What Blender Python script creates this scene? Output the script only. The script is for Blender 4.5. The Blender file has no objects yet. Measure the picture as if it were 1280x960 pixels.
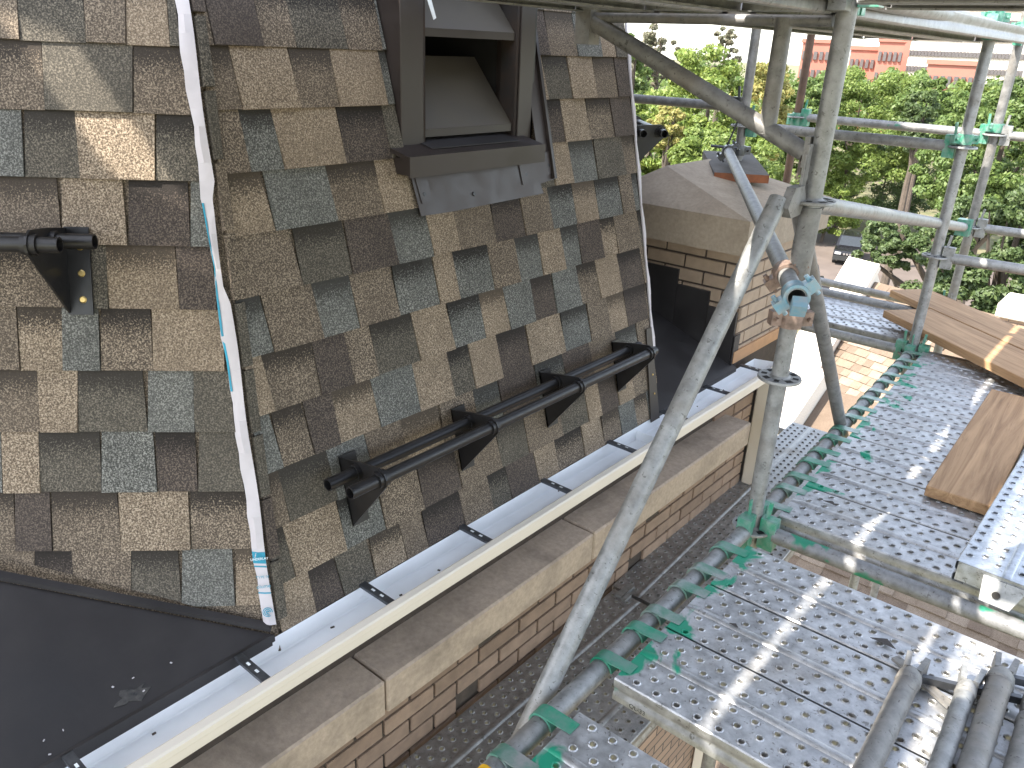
import bpy, math, random
import numpy as np
from mathutils import Vector, Matrix
R = math.radians
rnd = random.Random(11)
scn = bpy.context.scene
col = scn.collection
G = -13.5                      # ground level under the camera (camera is the working origin)
Z0 = -G                        # every thing is lifted by this, so the ground ends at z = 0
# ---------------------------------------------------------------- camera
PITCH, ROLL, YAW = R(22.95), R(2.45), R(-39.45)
fwd = Vector((math.sin(YAW)*math.cos(PITCH), math.cos(YAW)*math.cos(PITCH), -math.sin(PITCH)))
rgt = Vector((math.cos(YAW), -math.sin(YAW), 0)); upv = rgt.cross(fwd)
r_ = math.cos(ROLL)*rgt + math.sin(ROLL)*upv
u_ = -math.sin(ROLL)*rgt + math.cos(ROLL)*upv
cam = bpy.data.cameras.new('camera'); co = bpy.data.objects.new('camera', cam); col.objects.link(co)
M = Matrix((r_, u_, -fwd)).transposed().to_4x4(); M.translation = (0, 0, Z0); co.matrix_world = M
cam.sensor_width = 36; cam.lens = 36*1000/1280; cam.clip_start = .05; cam.clip_end = 2000
scn.camera = co
# ---------------------------------------------------------------- sky, sun, exposure
SUN = Vector((-.40, -.737, 1.0)).normalized()
w = bpy.data.worlds.new('World'); scn.world = w; w.use_nodes = True
nt = w.node_tree; bg = nt.nodes['Background']; sky = nt.nodes.new('ShaderNodeTexSky')
sky.sky_type = 'NISHITA'; sky.sun_disc = False
sky.sun_elevation = math.asin(SUN.z); sky.sun_rotation = math.atan2(SUN.x, SUN.y)
sky.dust_density = 1.0; sky.air_density = 1.0; sky.ozone_density = 0.3
hs = nt.nodes.new('ShaderNodeHueSaturation'); hs.inputs['Saturation'].default_value = .52
nt.links.new(sky.outputs[0], hs.inputs['Color']); nt.links.new(hs.outputs[0], bg.inputs[0]); bg.inputs[1].default_value = .15
sl = bpy.data.lights.new('sun', 'SUN'); sl.energy = 3.4; sl.angle = R(.55); sl.color = (1, .93, .82)
so = bpy.data.objects.new('sun', sl); col.objects.link(so)
so.rotation_euler = SUN.to_track_quat('Z', 'Y').to_euler(); so.location = (0, 0, Z0+30)
vs = scn.view_settings; vs.view_transform = 'Standard'; vs.look = 'None'; vs.exposure = 2.2; vs.gamma = 1
vs.use_curve_mapping = False

# ---------------------------------------------------------------- pixel helpers (photo pixel -> direction)
def ray(x, y): return fwd + (x-640)/1000*r_ - (y-480)/1000*u_
def onz(x, y, z): d = ray(x, y); return d*(z/d.z)
def onx(x, y, X): d = ray(x, y); return d*(X/d.x)
def athd(x, y, h): d = ray(x, y); return d*(h/math.hypot(d.x, d.y))

# ---------------------------------------------------------------- mesh helpers
class MB:
    def __init__(s): s.v = []; s.f = []; s.uv = None
    def add(s, vs, fs):
        n = len(s.v); s.v += [tuple(v) for v in vs]; s.f += [tuple(i+n for i in f) for f in fs]; return s
    def box(s, c, size, rot=None, taper=1.0):
        hx, hy, hz = size[0]/2, size[1]/2, size[2]/2; c = Vector(c)
        P = []
        for z in (-1, 1):
            t = taper if z > 0 else 1
            for x, y in ((-1, -1), (1, -1), (1, 1), (-1, 1)):
                p = Vector((x*hx*t, y*hy*t, z*hz))
                P.append(c + (rot @ p if rot else p))
        return s.add(P, [(3, 2, 1, 0), (4, 5, 6, 7), (0, 1, 5, 4), (1, 2, 6, 5), (2, 3, 7, 6), (3, 0, 4, 7)])
    def bb(s, x0, x1, y0, y1, z0, z1): return s.box(((x0+x1)/2, (y0+y1)/2, (z0+z1)/2), (x1-x0, y1-y0, z1-z0))
    def bbox(s, x0, x1, y0, y1, z0, z1, b):   # box with chamfered edges
        P = []; F = []
        X = (x0, x1); Y = (y0, y1); Zz = (z0, z1); idx = {}
        for i in (0, 1):
            for j in (0, 1):
                for k in (0, 1):
                    sx, sy, sz = (b, -b)[i], (b, -b)[j], (b, -b)[k]
                    for a in range(3):
                        p = [X[i], Y[j], Zz[k]]
                        if a != 0: p[0] += sx
                        if a != 1: p[1] += sy
                        if a != 2: p[2] += sz
                        idx[(i, j, k, a)] = len(P); P.append(p)
        for i in (0, 1): F.append([idx[(i, 0, 0, 0)], idx[(i, 1, 0, 0)], idx[(i, 1, 1, 0)], idx[(i, 0, 1, 0)]][::1 if i else -1])
        for j in (0, 1): F.append([idx[(0, j, 0, 1)], idx[(0, j, 1, 1)], idx[(1, j, 1, 1)], idx[(1, j, 0, 1)]][::1 if j else -1])
        for k in (0, 1): F.append([idx[(0, 0, k, 2)], idx[(1, 0, k, 2)], idx[(1, 1, k, 2)], idx[(0, 1, k, 2)]][::1 if k else -1])
        for i in (0, 1):
            for j in (0, 1): F.append([idx[(i, j, 0, 0)], idx[(i, j, 1, 0)], idx[(i, j, 1, 1)], idx[(i, j, 0, 1)]])
        for i in (0, 1):
            for k in (0, 1): F.append([idx[(i, 0, k, 0)], idx[(i, 1, k, 0)], idx[(i, 1, k, 2)], idx[(i, 0, k, 2)]])
        for j in (0, 1):
            for k in (0, 1): F.append([idx[(0, j, k, 1)], idx[(1, j, k, 1)], idx[(1, j, k, 2)], idx[(0, j, k, 2)]])
        for i in (0, 1):
            for j in (0, 1):
                for k in (0, 1): F.append([idx[(i, j, k, a)] for a in range(3)])
        return s.add(P, F)
    def tube(s, p0, p1, r, n=16, r1=None, caps=True, hollow=0):
        p0 = Vector(p0); p1 = Vector(p1); d = (p1-p0).normalized(); r1 = r if r1 is None else r1
        a = d.orthogonal().normalized(); b = d.cross(a); P = []; F = []
        for p, q in ((p0, r), (p1, r1)):
            for k in range(n):
                t = 2*math.pi*k/n; P.append(p + (a*math.cos(t) + b*math.sin(t))*q)
        for k in range(n): F.append((k, (k+1) % n, n+(k+1) % n, n+k))
        if hollow:
            for p, q, e in ((p0, r-hollow, 0), (p1, r1-hollow, 1)):
                base = len(P)
                for k in range(n):
                    t = 2*math.pi*k/n; P.append(p + (a*math.cos(t) + b*math.sin(t))*q)
                for k in range(n):
                    t = 2*math.pi*k/n; P.append(p + d*(.12, -.12)[e] + (a*math.cos(t) + b*math.sin(t))*q)
                for k in range(n):
                    k2 = (k+1) % n
                    F.append((e*n+k, base+k, base+k2, e*n+k2)); F.append((base+k, base+n+k, base+n+k2, base+k2))
                F.append(tuple(range(base+n, base+2*n)))
        elif caps: F += [tuple(range(n))[::-1], tuple(range(n, 2*n))]
        return s.add(P, F)
    def path(s, pts, rad, n=8):
        for i in range(len(pts)-1): s.tube(pts[i], pts[i+1], rad[i], n, rad[i+1])
        return s
    def prism(s, poly, d):       # extrude 3-D polygon by vector d
        n = len(poly); P = [Vector(p) for p in poly]; d = Vector(d)
        return s.add(P + [p+d for p in P], [tuple(range(n))[::-1], tuple(range(n, 2*n))] + [(k, (k+1) % n, n+(k+1) % n, n+k) for k in range(n)])
    def lathe(s, c, axis, prof, n=24):
        c = Vector(c); d = Vector(axis).normalized(); a = d.orthogonal().normalized(); b = d.cross(a); P = []; F = []
        for (r, h) in prof:
            for k in range(n):
                t = 2*math.pi*k/n; P.append(c + d*h + (a*math.cos(t) + b*math.sin(t))*r)
        for i in range(len(prof)-1):
            for k in range(n): F.append((i*n+k, i*n+(k+1) % n, (i+1)*n+(k+1) % n, (i+1)*n+k))
        return s.add(P, F)
    def mesh(s, name, mat, smooth=False, fix=True):
        m = bpy.data.meshes.new(name); m.from_pydata([tuple(v) for v in s.v], [], s.f)
        if s.uv is not None:
            l = m.uv_layers.new(name='uv')
            for lp in m.loops: l.data[lp.index].uv = s.uv[lp.vertex_index]
        if fix:
            import bmesh
            b = bmesh.new(); b.from_mesh(m); bmesh.ops.recalc_face_normals(b, faces=b.faces); b.to_mesh(m); b.free()
        if mat: m.materials.append(mat)
        if smooth:
            m.polygons.foreach_set('use_smooth', [True]*len(m.polygons)); m.set_sharp_from_angle(angle=R(40))
        return m
    def build(s, name, mat, parent=None, smooth=False, loc=None):
        """verts are in camera-centred metres; the object is placed so that they stay there"""
        if parent is not None:
            o0 = Vector(parent['o0'])
        else:
            V = np.array(s.v); o0 = Vector(loc) if loc else Vector(((V[:, 0].min()+V[:, 0].max())/2, (V[:, 1].min()+V[:, 1].max())/2, V[:, 2].min()))
        s.v = [tuple(Vector(v)-o0) for v in s.v]
        o = bpy.data.objects.new(name, s.mesh(name, mat, smooth)); col.objects.link(o); o['o0'] = tuple(o0)
        if parent is not None: o.parent = parent
        else: o.location = o0 + Vector((0, 0, Z0))
        return o
def tag(o, label=None, cat=None, group=None, kind=None):
    if label: o['label'] = label
    if cat: o['category'] = cat
    if group: o['group'] = group
    if kind: o['kind'] = kind
    return o
def empty(name, loc, label, cat, group=None, rot=None):
    o = bpy.data.objects.new(name, None); col.objects.link(o); o.empty_display_size = .1
    o.location = Vector(loc)+Vector((0, 0, Z0)); o['o0'] = tuple(loc)
    if rot: o.rotation_euler = rot
    return tag(o, label, cat, group)
def inst(name, mesh, parent, loc, rot=(0, 0, 0)):
    o = bpy.data.objects.new(name, mesh); col.objects.link(o); o.parent = parent; o.location = loc; o.rotation_euler = rot; return o

# ---------------------------------------------------------------- materials
def newmat(name):
    m = bpy.data.materials.new(name); m.use_nodes = True; n = m.node_tree.nodes; return m, n, m.node_tree.links, n['Principled BSDF']
def mixc(n, l, fac, a, b, mode='MIX'):
    x = n.new('ShaderNodeMix'); x.data_type = 'RGBA'; x.blend_type = mode
    for i, v in ((0, fac), (6, a), (7, b)):
        if hasattr(v, 'links') or hasattr(v, 'is_linked'): l.new(v, x.inputs[i])
        elif i == 0: x.inputs[0].default_value = v
        else: x.inputs[i].default_value = (*v, 1)
    return x.outputs[2]
def ramp(n, l, src, a, b, lo=0., hi=1.):
    x = n.new('ShaderNodeMapRange'); x.clamp = True
    l.new(src, x.inputs[0]); x.inputs[1].default_value = a; x.inputs[2].default_value = b; x.inputs[3].default_value = lo; x.inputs[4].default_value = hi
    return x.outputs[0]
def noise(n, l, scale, detail=3, rough=.5, vec=None, dist=0):
    x = n.new('ShaderNodeTexNoise'); x.inputs['Scale'].default_value = scale; x.inputs['Detail'].default_value = detail; x.inputs['Roughness'].default_value = rough
    x.inputs['Distortion'].default_value = dist
    if vec is not None: l.new(vec, x.inputs['Vector'])
    return x.outputs['Fac']
def objco(n, l, scale=(1, 1, 1), rndoff=True):
    tc = n.new('ShaderNodeTexCoord'); mp = n.new('ShaderNodeMapping'); mp.inputs['Scale'].default_value = scale
    l.new(tc.outputs['Object'], mp.inputs['Vector'])
    if rndoff:
        oi = n.new('ShaderNodeObjectInfo'); ml = n.new('ShaderNodeMath'); ml.operation = 'MULTIPLY'; ml.inputs[1].default_value = 37
        l.new(oi.outputs['Random'], ml.inputs[0]); cx = n.new('ShaderNodeCombineXYZ')
        for i in range(3): l.new(ml.outputs[0], cx.inputs[i])
        l.new(cx.outputs[0], mp.inputs['Location'])
    return mp.outputs[0]
def bump(n, l, bs, h, strength=.3, dist=.002):
    b = n.new('ShaderNodeBump'); b.inputs['Strength'].default_value = strength; b.inputs['Distance'].default_value = dist
    l.new(h, b.inputs['Height']); l.new(b.outputs[0], bs.inputs['Normal'])
def mat_simple(name, c, rough=.5, metal=0., var=.25, scale=12, bmp=0., bscale=80, c2=None, rvar=.1, rv=None, stretch=(1, 1, 1)):
    m, n, l, bs = newmat(name); v = objco(n, l, stretch)
    f = noise(n, l, scale, 5, .6, v)
    d = c2 or tuple(x*(1-var) for x in c); e = tuple(min(1, x*(1+var)) for x in c)
    base = mixc(n, l, ramp(n, l, f, .3, .7), d, e if not c2 else c)
    if rv:
        oi = n.new('ShaderNodeObjectInfo'); base = mixc(n, l, ramp(n, l, oi.outputs['Random'], 0, 1, 0, rv), base, (c[0]*.45, c[1]*.42, c[2]*.4))
    l.new(base, bs.inputs['Base Color']); bs.inputs['Metallic'].default_value = metal
    l.new(ramp(n, l, f, .3, .7, rough-rvar, rough+rvar), bs.inputs['Roughness'])
    if bmp: bump(n, l, bs, noise(n, l, bscale, 4, .6, v), bmp)
    return m
def mat_shingle(name, dark, mid, light, band):
    m, n, l, bs = newmat(name); v = objco(n, l)
    g = noise(n, l, 255, 2, .7, v); g2 = noise(n, l, 270, 2, .7, v); big = noise(n, l, 9, 3, .5, v)
    a = mixc(n, l, ramp(n, l, g, .38, .51), dark, mid)
    a = mixc(n, l, ramp(n, l, g, .53, .60), a, light)
    a = mixc(n, l, ramp(n, l, big, .35, .7, .0, .35), a, dark)
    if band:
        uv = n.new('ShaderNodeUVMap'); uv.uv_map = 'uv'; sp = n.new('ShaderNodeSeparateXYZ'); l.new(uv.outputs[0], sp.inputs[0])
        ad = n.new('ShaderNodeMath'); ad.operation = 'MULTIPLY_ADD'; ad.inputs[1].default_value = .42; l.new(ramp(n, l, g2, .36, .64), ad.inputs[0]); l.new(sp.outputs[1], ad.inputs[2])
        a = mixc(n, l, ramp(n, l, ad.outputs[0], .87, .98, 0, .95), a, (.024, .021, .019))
    oi = n.new('ShaderNodeObjectInfo'); a = mixc(n, l, ramp(n, l, oi.outputs['Random'], 0, 1, 0, .3), a, mid)
    l.new(a, bs.inputs['Base Color']); bs.inputs['Roughness'].default_value = .92; bs.inputs['Specular IOR Level'].default_value = .2
    bump(n, l, bs, g, .55, .0016); return m
TONES = [((.080, .062, .046), (.235, .180, .128), (.46, .375, .28)),    # tan
         ((.052, .042, .034), (.145, .114, .086), (.36, .29, .215)),   # mid brown
         ((.038, .031, .028), (.078, .063, .054), (.17, .135, .108)),  # dark brown
         ((.050, .0495, .0455), (.125, .1235, .1115), (.30, .293, .265)),  # grey green
         ((.042, .038, .032), (.095, .084, .068), (.22, .19, .15))]    # olive grey
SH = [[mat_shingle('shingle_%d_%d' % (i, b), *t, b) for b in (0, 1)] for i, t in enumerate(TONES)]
SHW = [.25, .32, .13, .16, .14]
def mat_galv(name, base=.42, metal=.75, rough=.42, tint=(1, 1.01, 1.03), dirt=.5, green=False):
    m, n, l, bs = newmat(name); v = objco(n, l)
    a = noise(n, l, 28, 5, .65, v); b = noise(n, l, 5, 4, .6, v); s = noise(n, l, 120, 2, .5, v)
    c0 = tuple(base*.62*t for t in tint); c1 = tuple(base*1.28*t for t in tint)
    c = mixc(n, l, ramp(n, l, a, .3, .7), c0, c1)
    c = mixc(n, l, ramp(n, l, b, .52, .75, 0, dirt), c, (.20, .165, .125))
    c = mixc(n, l, ramp(n, l, noise(n, l, 75, 3, .6, v, .8), .62, .68, 0, .65), c, (base*.25, base*.23, base*.2))
    me = ramp(n, l, b, .5, .75, metal, metal*.35)
    if green:
        tc = n.new('ShaderNodeTexCoord'); sp = n.new('ShaderNodeSeparateXYZ'); l.new(tc.outputs['Object'], sp.inputs[0])
        ab = n.new('ShaderNodeMath'); ab.operation = 'MULTIPLY_ADD'; ab.inputs[1].default_value = -green; l.new(sp.outputs[0], ab.inputs[0])
        gn = noise(n, l, 7, 4, .55, v, .6); l.new(gn, ab.inputs[2])
        k = ramp(n, l, ab.outputs[0], .455, .50)
        c = mixc(n, l, k, c, (.012, .255, .150)); sc = n.new('ShaderNodeMath'); sc.operation = 'MULTIPLY'; l.new(me, sc.inputs[0]); l.new(ramp(n, l, k, 0, 1, 1, 0), sc.inputs[1]); me = sc.outputs[0]
    l.new(c, bs.inputs['Base Color']); l.new(me, bs.inputs['Metallic'])
    l.new(ramp(n, l, a, .25, .75, rough-.1, rough+.16), bs.inputs['Roughness'])
    bump(n, l, bs, s, .12, .001); return m
def mat_wood(name, axis):
    m, n, l, bs = newmat(name); sc = [14, 14, 14]; sc[axis] = .9; v = objco(n, l, sc)
    g = noise(n, l, 1.6, 6, .65, v, 1.3); g2 = noise(n, l, 9, 3, .6, v)
    c = mixc(n, l, ramp(n, l, g, .32, .66), (.22, .12, .055), (.46, .285, .15)); c = mixc(n, l, ramp(n, l, g2, .55, .75, 0, .4), c, (.16, .095, .05))
    l.new(c, bs.inputs['Base Color']); bs.inputs['Roughness'].default_value = .75; bump(n, l, bs, g, .25, .002); return m
def mat_leaf(name, a, b, tr=.35):
    m, n, l, bs = newmat(name); ge = n.new('ShaderNodeNewGeometry')
    c = mixc(n, l, ge.outputs['Random Per Island'], a, b); l.new(c, bs.inputs['Base Color']); bs.inputs['Roughness'].default_value = .55
    t = n.new('ShaderNodeBsdfTranslucent'); l.new(c, t.inputs[0]); mx = n.new('ShaderNodeMixShader'); mx.inputs[0].default_value = tr
    l.new(bs.outputs[0], mx.inputs[1]); l.new(t.outputs[0], mx.inputs[2]); l.new(mx.outputs[0], n['Material Output'].inputs[0]); return m
def mat_brickwall(name, c1, c2, mortar, scale=1, rot=None):
    m, n, l, bs = newmat(name); tc = n.new('ShaderNodeTexCoord'); mp = n.new('ShaderNodeMapping'); l.new(tc.outputs['Object'], mp.inputs[0])
    if rot: mp.inputs['Rotation'].default_value = rot
    b = n.new('ShaderNodeTexBrick'); l.new(mp.outputs[0], b.inputs['Vector']); b.inputs['Scale'].default_value = 1
    b.inputs['Brick Width'].default_value = .213*scale; b.inputs['Row Height'].default_value = .0667*scale; b.inputs['Mortar Size'].default_value = .006*scale
    b.inputs['Color1'].default_value = (*c1, 1); b.inputs['Color2'].default_value = (*c2, 1); b.inputs['Mortar'].default_value = (*mortar, 1)
    l.new(b.outputs[0], bs.inputs['Base Color']); bs.inputs['Roughness'].default_value = .9; return m
def mat_stone(name, c, stain=(.06, .05, .042), amt=.55):
    m, n, l, bs = newmat(name); v = objco(n, l)
    f = noise(n, l, 60, 5, .65, v); g = noise(n, l, 3.2, 5, .65, v, .4); s = noise(n, l, 220, 2, .5, v)
    a = mixc(n, l, ramp(n, l, f, .3, .7), tuple(x*.82 for x in c), tuple(x*1.12 for x in c))
    a = mixc(n, l, ramp(n, l, g, .48, .68, 0, amt), a, stain); l.new(a, bs.inputs['Base Color']); bs.inputs['Roughness'].default_value = .92
    bump(n, l, bs, s, .35, .002); return m
GALV = mat_galv('galvanised_tube', .30, .5, .5, (1, 1.01, 1.0))
GALVD = mat_galv('weathered_tube', .23, .4, .55, (1, .98, .95), .7)
GREENP = mat_simple('green_paint', (.012, .25, .145), .38, .1, .3, 40, c2=(.20, .30, .26))
def mat_gspots(name, lo=.60, sc=9):
    m = mat_galv(name, .25, .4, .55, dirt=.4); n, l = m.node_tree.nodes, m.node_tree.links; bs = n['Principled BSDF']
    v = objco(n, l); c = bs.inputs['Base Color'].links[0].from_socket
    l.new(mixc(n, l, ramp(n, l, noise(n, l, sc, 3, .5, v), lo, lo+.04, 0, .9), c, (.012, .25, .145)), bs.inputs['Base Color']); return m
TUBEG = mat_gspots('green_marked_tube')
PLANK = mat_galv('galvanised_plank', .48, .75, .40, (.99, 1.0, 1.02), .42, green=1.7)
PLANKU = mat_galv('upper_plank', .34, .6, .5, (1, 1, 1), .5)
WALKM = mat_galv('walkway_plank', .34, .7, .42, (1, 1, 1.0), .75)
RUSTY = mat_simple('rusty_tube', (.105, .062, .042), .7, .2, .4, 20)
BLACKM = mat_simple('black_powder_coat', (.012, .011, .0115), .38, 0, .2, 30)
BRASS = mat_simple('brass_screw', (.55, .40, .16), .35, .9, .2, 50)
MEMB = mat_simple('black_membrane', (.026, .0235, .024), .5, 0, .35, 5, .15, 60)
GWHITE = mat_simple('gutter_white', (.86, .88, .90), .38, 0, .06, 4)
CREAM = mat_simple('cream_paint', (.71, .645, .55), .45, 0, .05, 3)
STEELD = mat_simple('dark_steel', (.10, .105, .115), .4, .7, .3, 30)
STONE = mat_stone('band_stone', (.47, .385, .315), (.10, .085, .07), .5)
CAPST = mat_stone('cap_stone', (.36, .295, .225), (.16, .12, .09), .4)
BRICK = mat_simple('tan_brick', (.34, .24, .175), .9, 0, .22, 18, .3, 160, rv=.5)
BRICKL = mat_simple('pale_brick', (.38, .285, .205), .9, 0, .15, 18, .3, 160, rv=.22)
MORTAR = mat_simple('dark_mortar', (.075, .058, .046), .95, 0, .3, 30)
BROWNM = mat_simple('brown_metal', (.034, .026, .023), .42, .1, .18, 8)
BLADEM = mat_simple('louver_metal', (.078, .066, .051), .6, 0, .15, 6)
FLASHM = mat_simple('flashing_metal', (.044, .034, .032), .45, .1, .2, 10)
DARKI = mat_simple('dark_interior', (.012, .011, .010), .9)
OLDWOOD = mat_simple('old_wood', (.045, .028, .02), .9, 0, .5, 14, c2=(.016, .014, .013))
UNDER = mat_simple('white_underlayment', (.50, .465, .48), .6, 0, .06, 20, .2, 30)
TEAL = mat_simple('teal_print', (.02, .25, .36), .6)
WHITEP = mat_simple('white_print', (.75, .78, .80), .6)
SLATE = mat_simple('dark_slab', (.115, .105, .095), .9, 0, .3, 20, .3, 100)
REDEND = mat_simple('red_brown_end', (.23, .085, .04), .9, 0, .3, 20)
WX, WY = mat_wood('wood_along_x', 0), mat_wood('wood_along_y', 1)
BLUEP = mat_simple('pale_blue_paint', (.16, .36, .47), .4, .2, .3, 40, c2=(.35, .38, .39))
YELL = mat_simple('yellow_sticker', (.75, .42, .02), .5)
def thing(mb, name, mat, label, cat, group=None, smooth=False): return tag(mb.build(name, mat, None, smooth), label, cat, group)

# ================================================================ ground and street
def sheet(name, pts, z, mat):
    m = MB(); m.add([(x, y, z) for x, y in pts], [tuple(range(len(pts)))]); o = m.build(name, mat, None, loc=(0, 0, G)); return tag(o, kind='structure')
GRASS = mat_simple('grass_ground', (.085, .10, .035), .95, 0, .5, 1.2, c2=(.19, .155, .10))
ASPH = mat_simple('asphalt', (.105, .083, .071), .9, 0, .2, .6)
CONC = mat_simple('concrete', (.48, .44, .38), .9, 0, .12, 1.5)
sheet('ground', [(-900, -300), (900, -300), (900, 1500), (-900, 1500)], G, GRASS)
sheet('street', [(-40, 40), (30, 46), (30, 62), (-40, 74)], G+.012, ASPH)
sheet('sidewalk', [(-9.5, 25), (30, 25), (30, 45.9), (-9.5, 42.4)], G+.008, CONC)
k = MB(); k.prism([(-40, 39.6, G), (30, 45.6, G), (30, 45.9, G), (-40, 39.9, G)], (0, 0, .14)); tag(k.build('kerb', CONC, None, loc=(0, 40, G)), kind='structure')
# ================================================================ the brick building with its tower roof
TH = R(75.5); SN, CS = math.sin(TH), math.cos(TH); CT = CS/SN
bld = empty('brick_building', (-1.9, 1.8, G), 'brick tower building with steep shingled faces above a stone band', 'building')
class Face:
    def __init__(s, O, udir, out, th=TH):
        s.O = Vector(O); s.u = Vector(udir).normalized(); o = Vector(out).normalized()
        s.v = -o*math.cos(th)+Vector((0, 0, math.sin(th))); s.w = o*math.sin(th)+Vector((0, 0, math.cos(th)))
    def p(s, u, v, w=0): return s.O + s.u*u + s.v*v + s.w*w
S2 = math.sqrt(.5)
FF = Face((-1.46, 0, -1.385), (0, 1, 0), (1, 0, 0))
FL = Face((-1.456, .888, -1.393), (S2, S2, 0), (S2, -S2, 0))
FR = Face((-1.46, 2.735, -1.385), (-S2, S2, 0), (S2, S2, 0), R(81.7))
def clip(poly, a, b, c):
    out = []
    for i in range(len(poly)):
        p, q = poly[i], poly[(i+1) % len(poly)]; fp = a*p[0]+b*p[1]+c; fq = a*q[0]+b*q[1]+c
        if fp >= 0: out.append(p)
        if (fp >= 0) != (fq >= 0): t = fp/(fp-fq); out.append((p[0]+t*(q[0]-p[0]), p[1]+t*(q[1]-p[1])))
    return out
def area(p): return abs(sum(p[i][0]*p[(i+1) % len(p)][1]-p[(i+1) % len(p)][0]*p[i][1] for i in range(len(p))))/2 if len(p) > 2 else 0
def shingles(face, part, v0, ex, nrow, ua, ub, clips, hole=None, seed=0):
    rr = random.Random(seed); H = ex+.022
    for j in range(nrow):
        vb = v0+ex*j; u = ua-rr.random()*.2; raised = rr.random() < .5; last = -1
        while u < ub:
            wd = rr.choice((.085, .11, .13, .145, .15, .165, .19)) if raised else rr.choice((.095, .12, .14, .15, .16))
            tone = last
            while tone == last: tone = rr.choices(range(5), SHW)[0]
            last = tone
            t0, t1 = rr.uniform(-.008, .008), rr.uniform(-.008, .008); dv = rr.uniform(-.0013, .0013)
            base = [(u+.001, vb+dv), (u+wd-.001, vb+dv), (u+wd-.001+t1, vb+H), (u+.001+t0, vb+H)]
            pieces = [base]
            if hole:
                h0, h1, hv = hole
                pieces = [clip(base, -1, 0, h0), clip(base, 1, 0, -h1), clip(clip(clip(base, 1, 0, -h0), -1, 0, h1), 0, -1, hv)]
            for pc in pieces:
                for c in clips:
                    if len(pc) > 2: pc = clip(pc, *c)
                if area(pc) < 4e-4: continue
                tb = .0125 if raised else .0085
                m = MB(); m.uv = []
                top = [face.p(a, b, .003+(tb-.003)*(1-(b-vb)/H)) for a, b in pc]; bot = [face.p(a, b, .0028+(.0016)*(1-(b-vb)/H)-.0024*(b-vb)/H) for a, b in pc]
                n = len(pc); m.add(top+bot, [tuple(range(n)), tuple(range(n, 2*n))[::-1]]+[(i, n+i, n+(i+1) % n, (i+1) % n) for i in range(n)])
                m.uv = [(a, (b-vb)/ex) for a, b in pc]*2
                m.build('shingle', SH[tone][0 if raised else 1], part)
            u += wd
            raised = (not raised) if rr.random() < .86 else raised
# roof decks (backing of the slopes)
def hipL(h): return -.107*h
ZT = 2.6; HT = ZT+1.385; VT = HT/SN
fd = MB(); HO0, HO1, HOV = 1.60, 2.20, 1.075
def fq(m, a, b, c, d, face=FF, t=.03):
    m.prism([face.p(*q, -.0015) for q in (a, b, c, d)], -face.w*t)
yl = lambda v: .889+.107*v*SN; yr = lambda v: 2.73+.056*v*SN
VH = (1.05+1.385)/SN
fq(fd, (yl(0), .0), (yr(0), .0), (yr(HOV), HOV), (yl(HOV), HOV))
fq(fd, (yl(HOV), HOV), (HO0, HOV), (HO0, VH), (yl(VH), VH)); fq(fd, (HO1, HOV), (yr(HOV), HOV), (yr(VH), VH), (HO1, VH))
fq(fd, (yl(VH), VH), (yr(VH), VH), (yr(VT), VT), (yl(VT), VT))
front = fd.build('front_roof_slope', SH[1][0], bld)
ld = MB(); fq(ld, (-2.2, -.05), (0, -.05), (-.107*HT, VT), (-2.0, VT), FL); left = ld.build('corner_roof_slope', SH[1][0], bld)
rd = MB(); fq(rd, (0, -.03), (2.2, -.03), (2.3, VT*.97), (.224*HT*.97, VT*.97), FR); right = rd.build('far_roof_slope', SH[4][0], bld)
bk = MB(); bk.add([(-2.95, -.62, -1.4), (-2.95, 4.2, -1.4), (-3.6, 3.9, ZT), (-3.6, -.3, ZT)], [(0, 1, 2, 3)]); bk.build('rear_roof_slope', SH[1][0], bld)
shingles(FF, front, -.031, .1432, 15, .7, 3.1, [(1, -.107*SN, -.892), (-1, .056*SN, 2.722), (0, 1, .006)], (1.585, 2.235, 1.06), 5)
# clip of the corner slope: above the membrane and left of the hip strip
p0, p1, p2 = FL.p(0, 0), FL.p(1, 0), FL.p(0, 1)
g = lambda p: p.z+1.385+.375*(p.x+1.46)
shingles(FL, left, .080, .147, 14, -1.7, .05, [(-1, -.107*SN, -.036), (g(p1)-g(p0), g(p2)-g(p0), g(p0)-.012)], None, 8)
shingles(FR, right, -.03, .1432, 13, -.02, 1.1, [(1, -.222, -.004)], None, 21)
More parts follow.
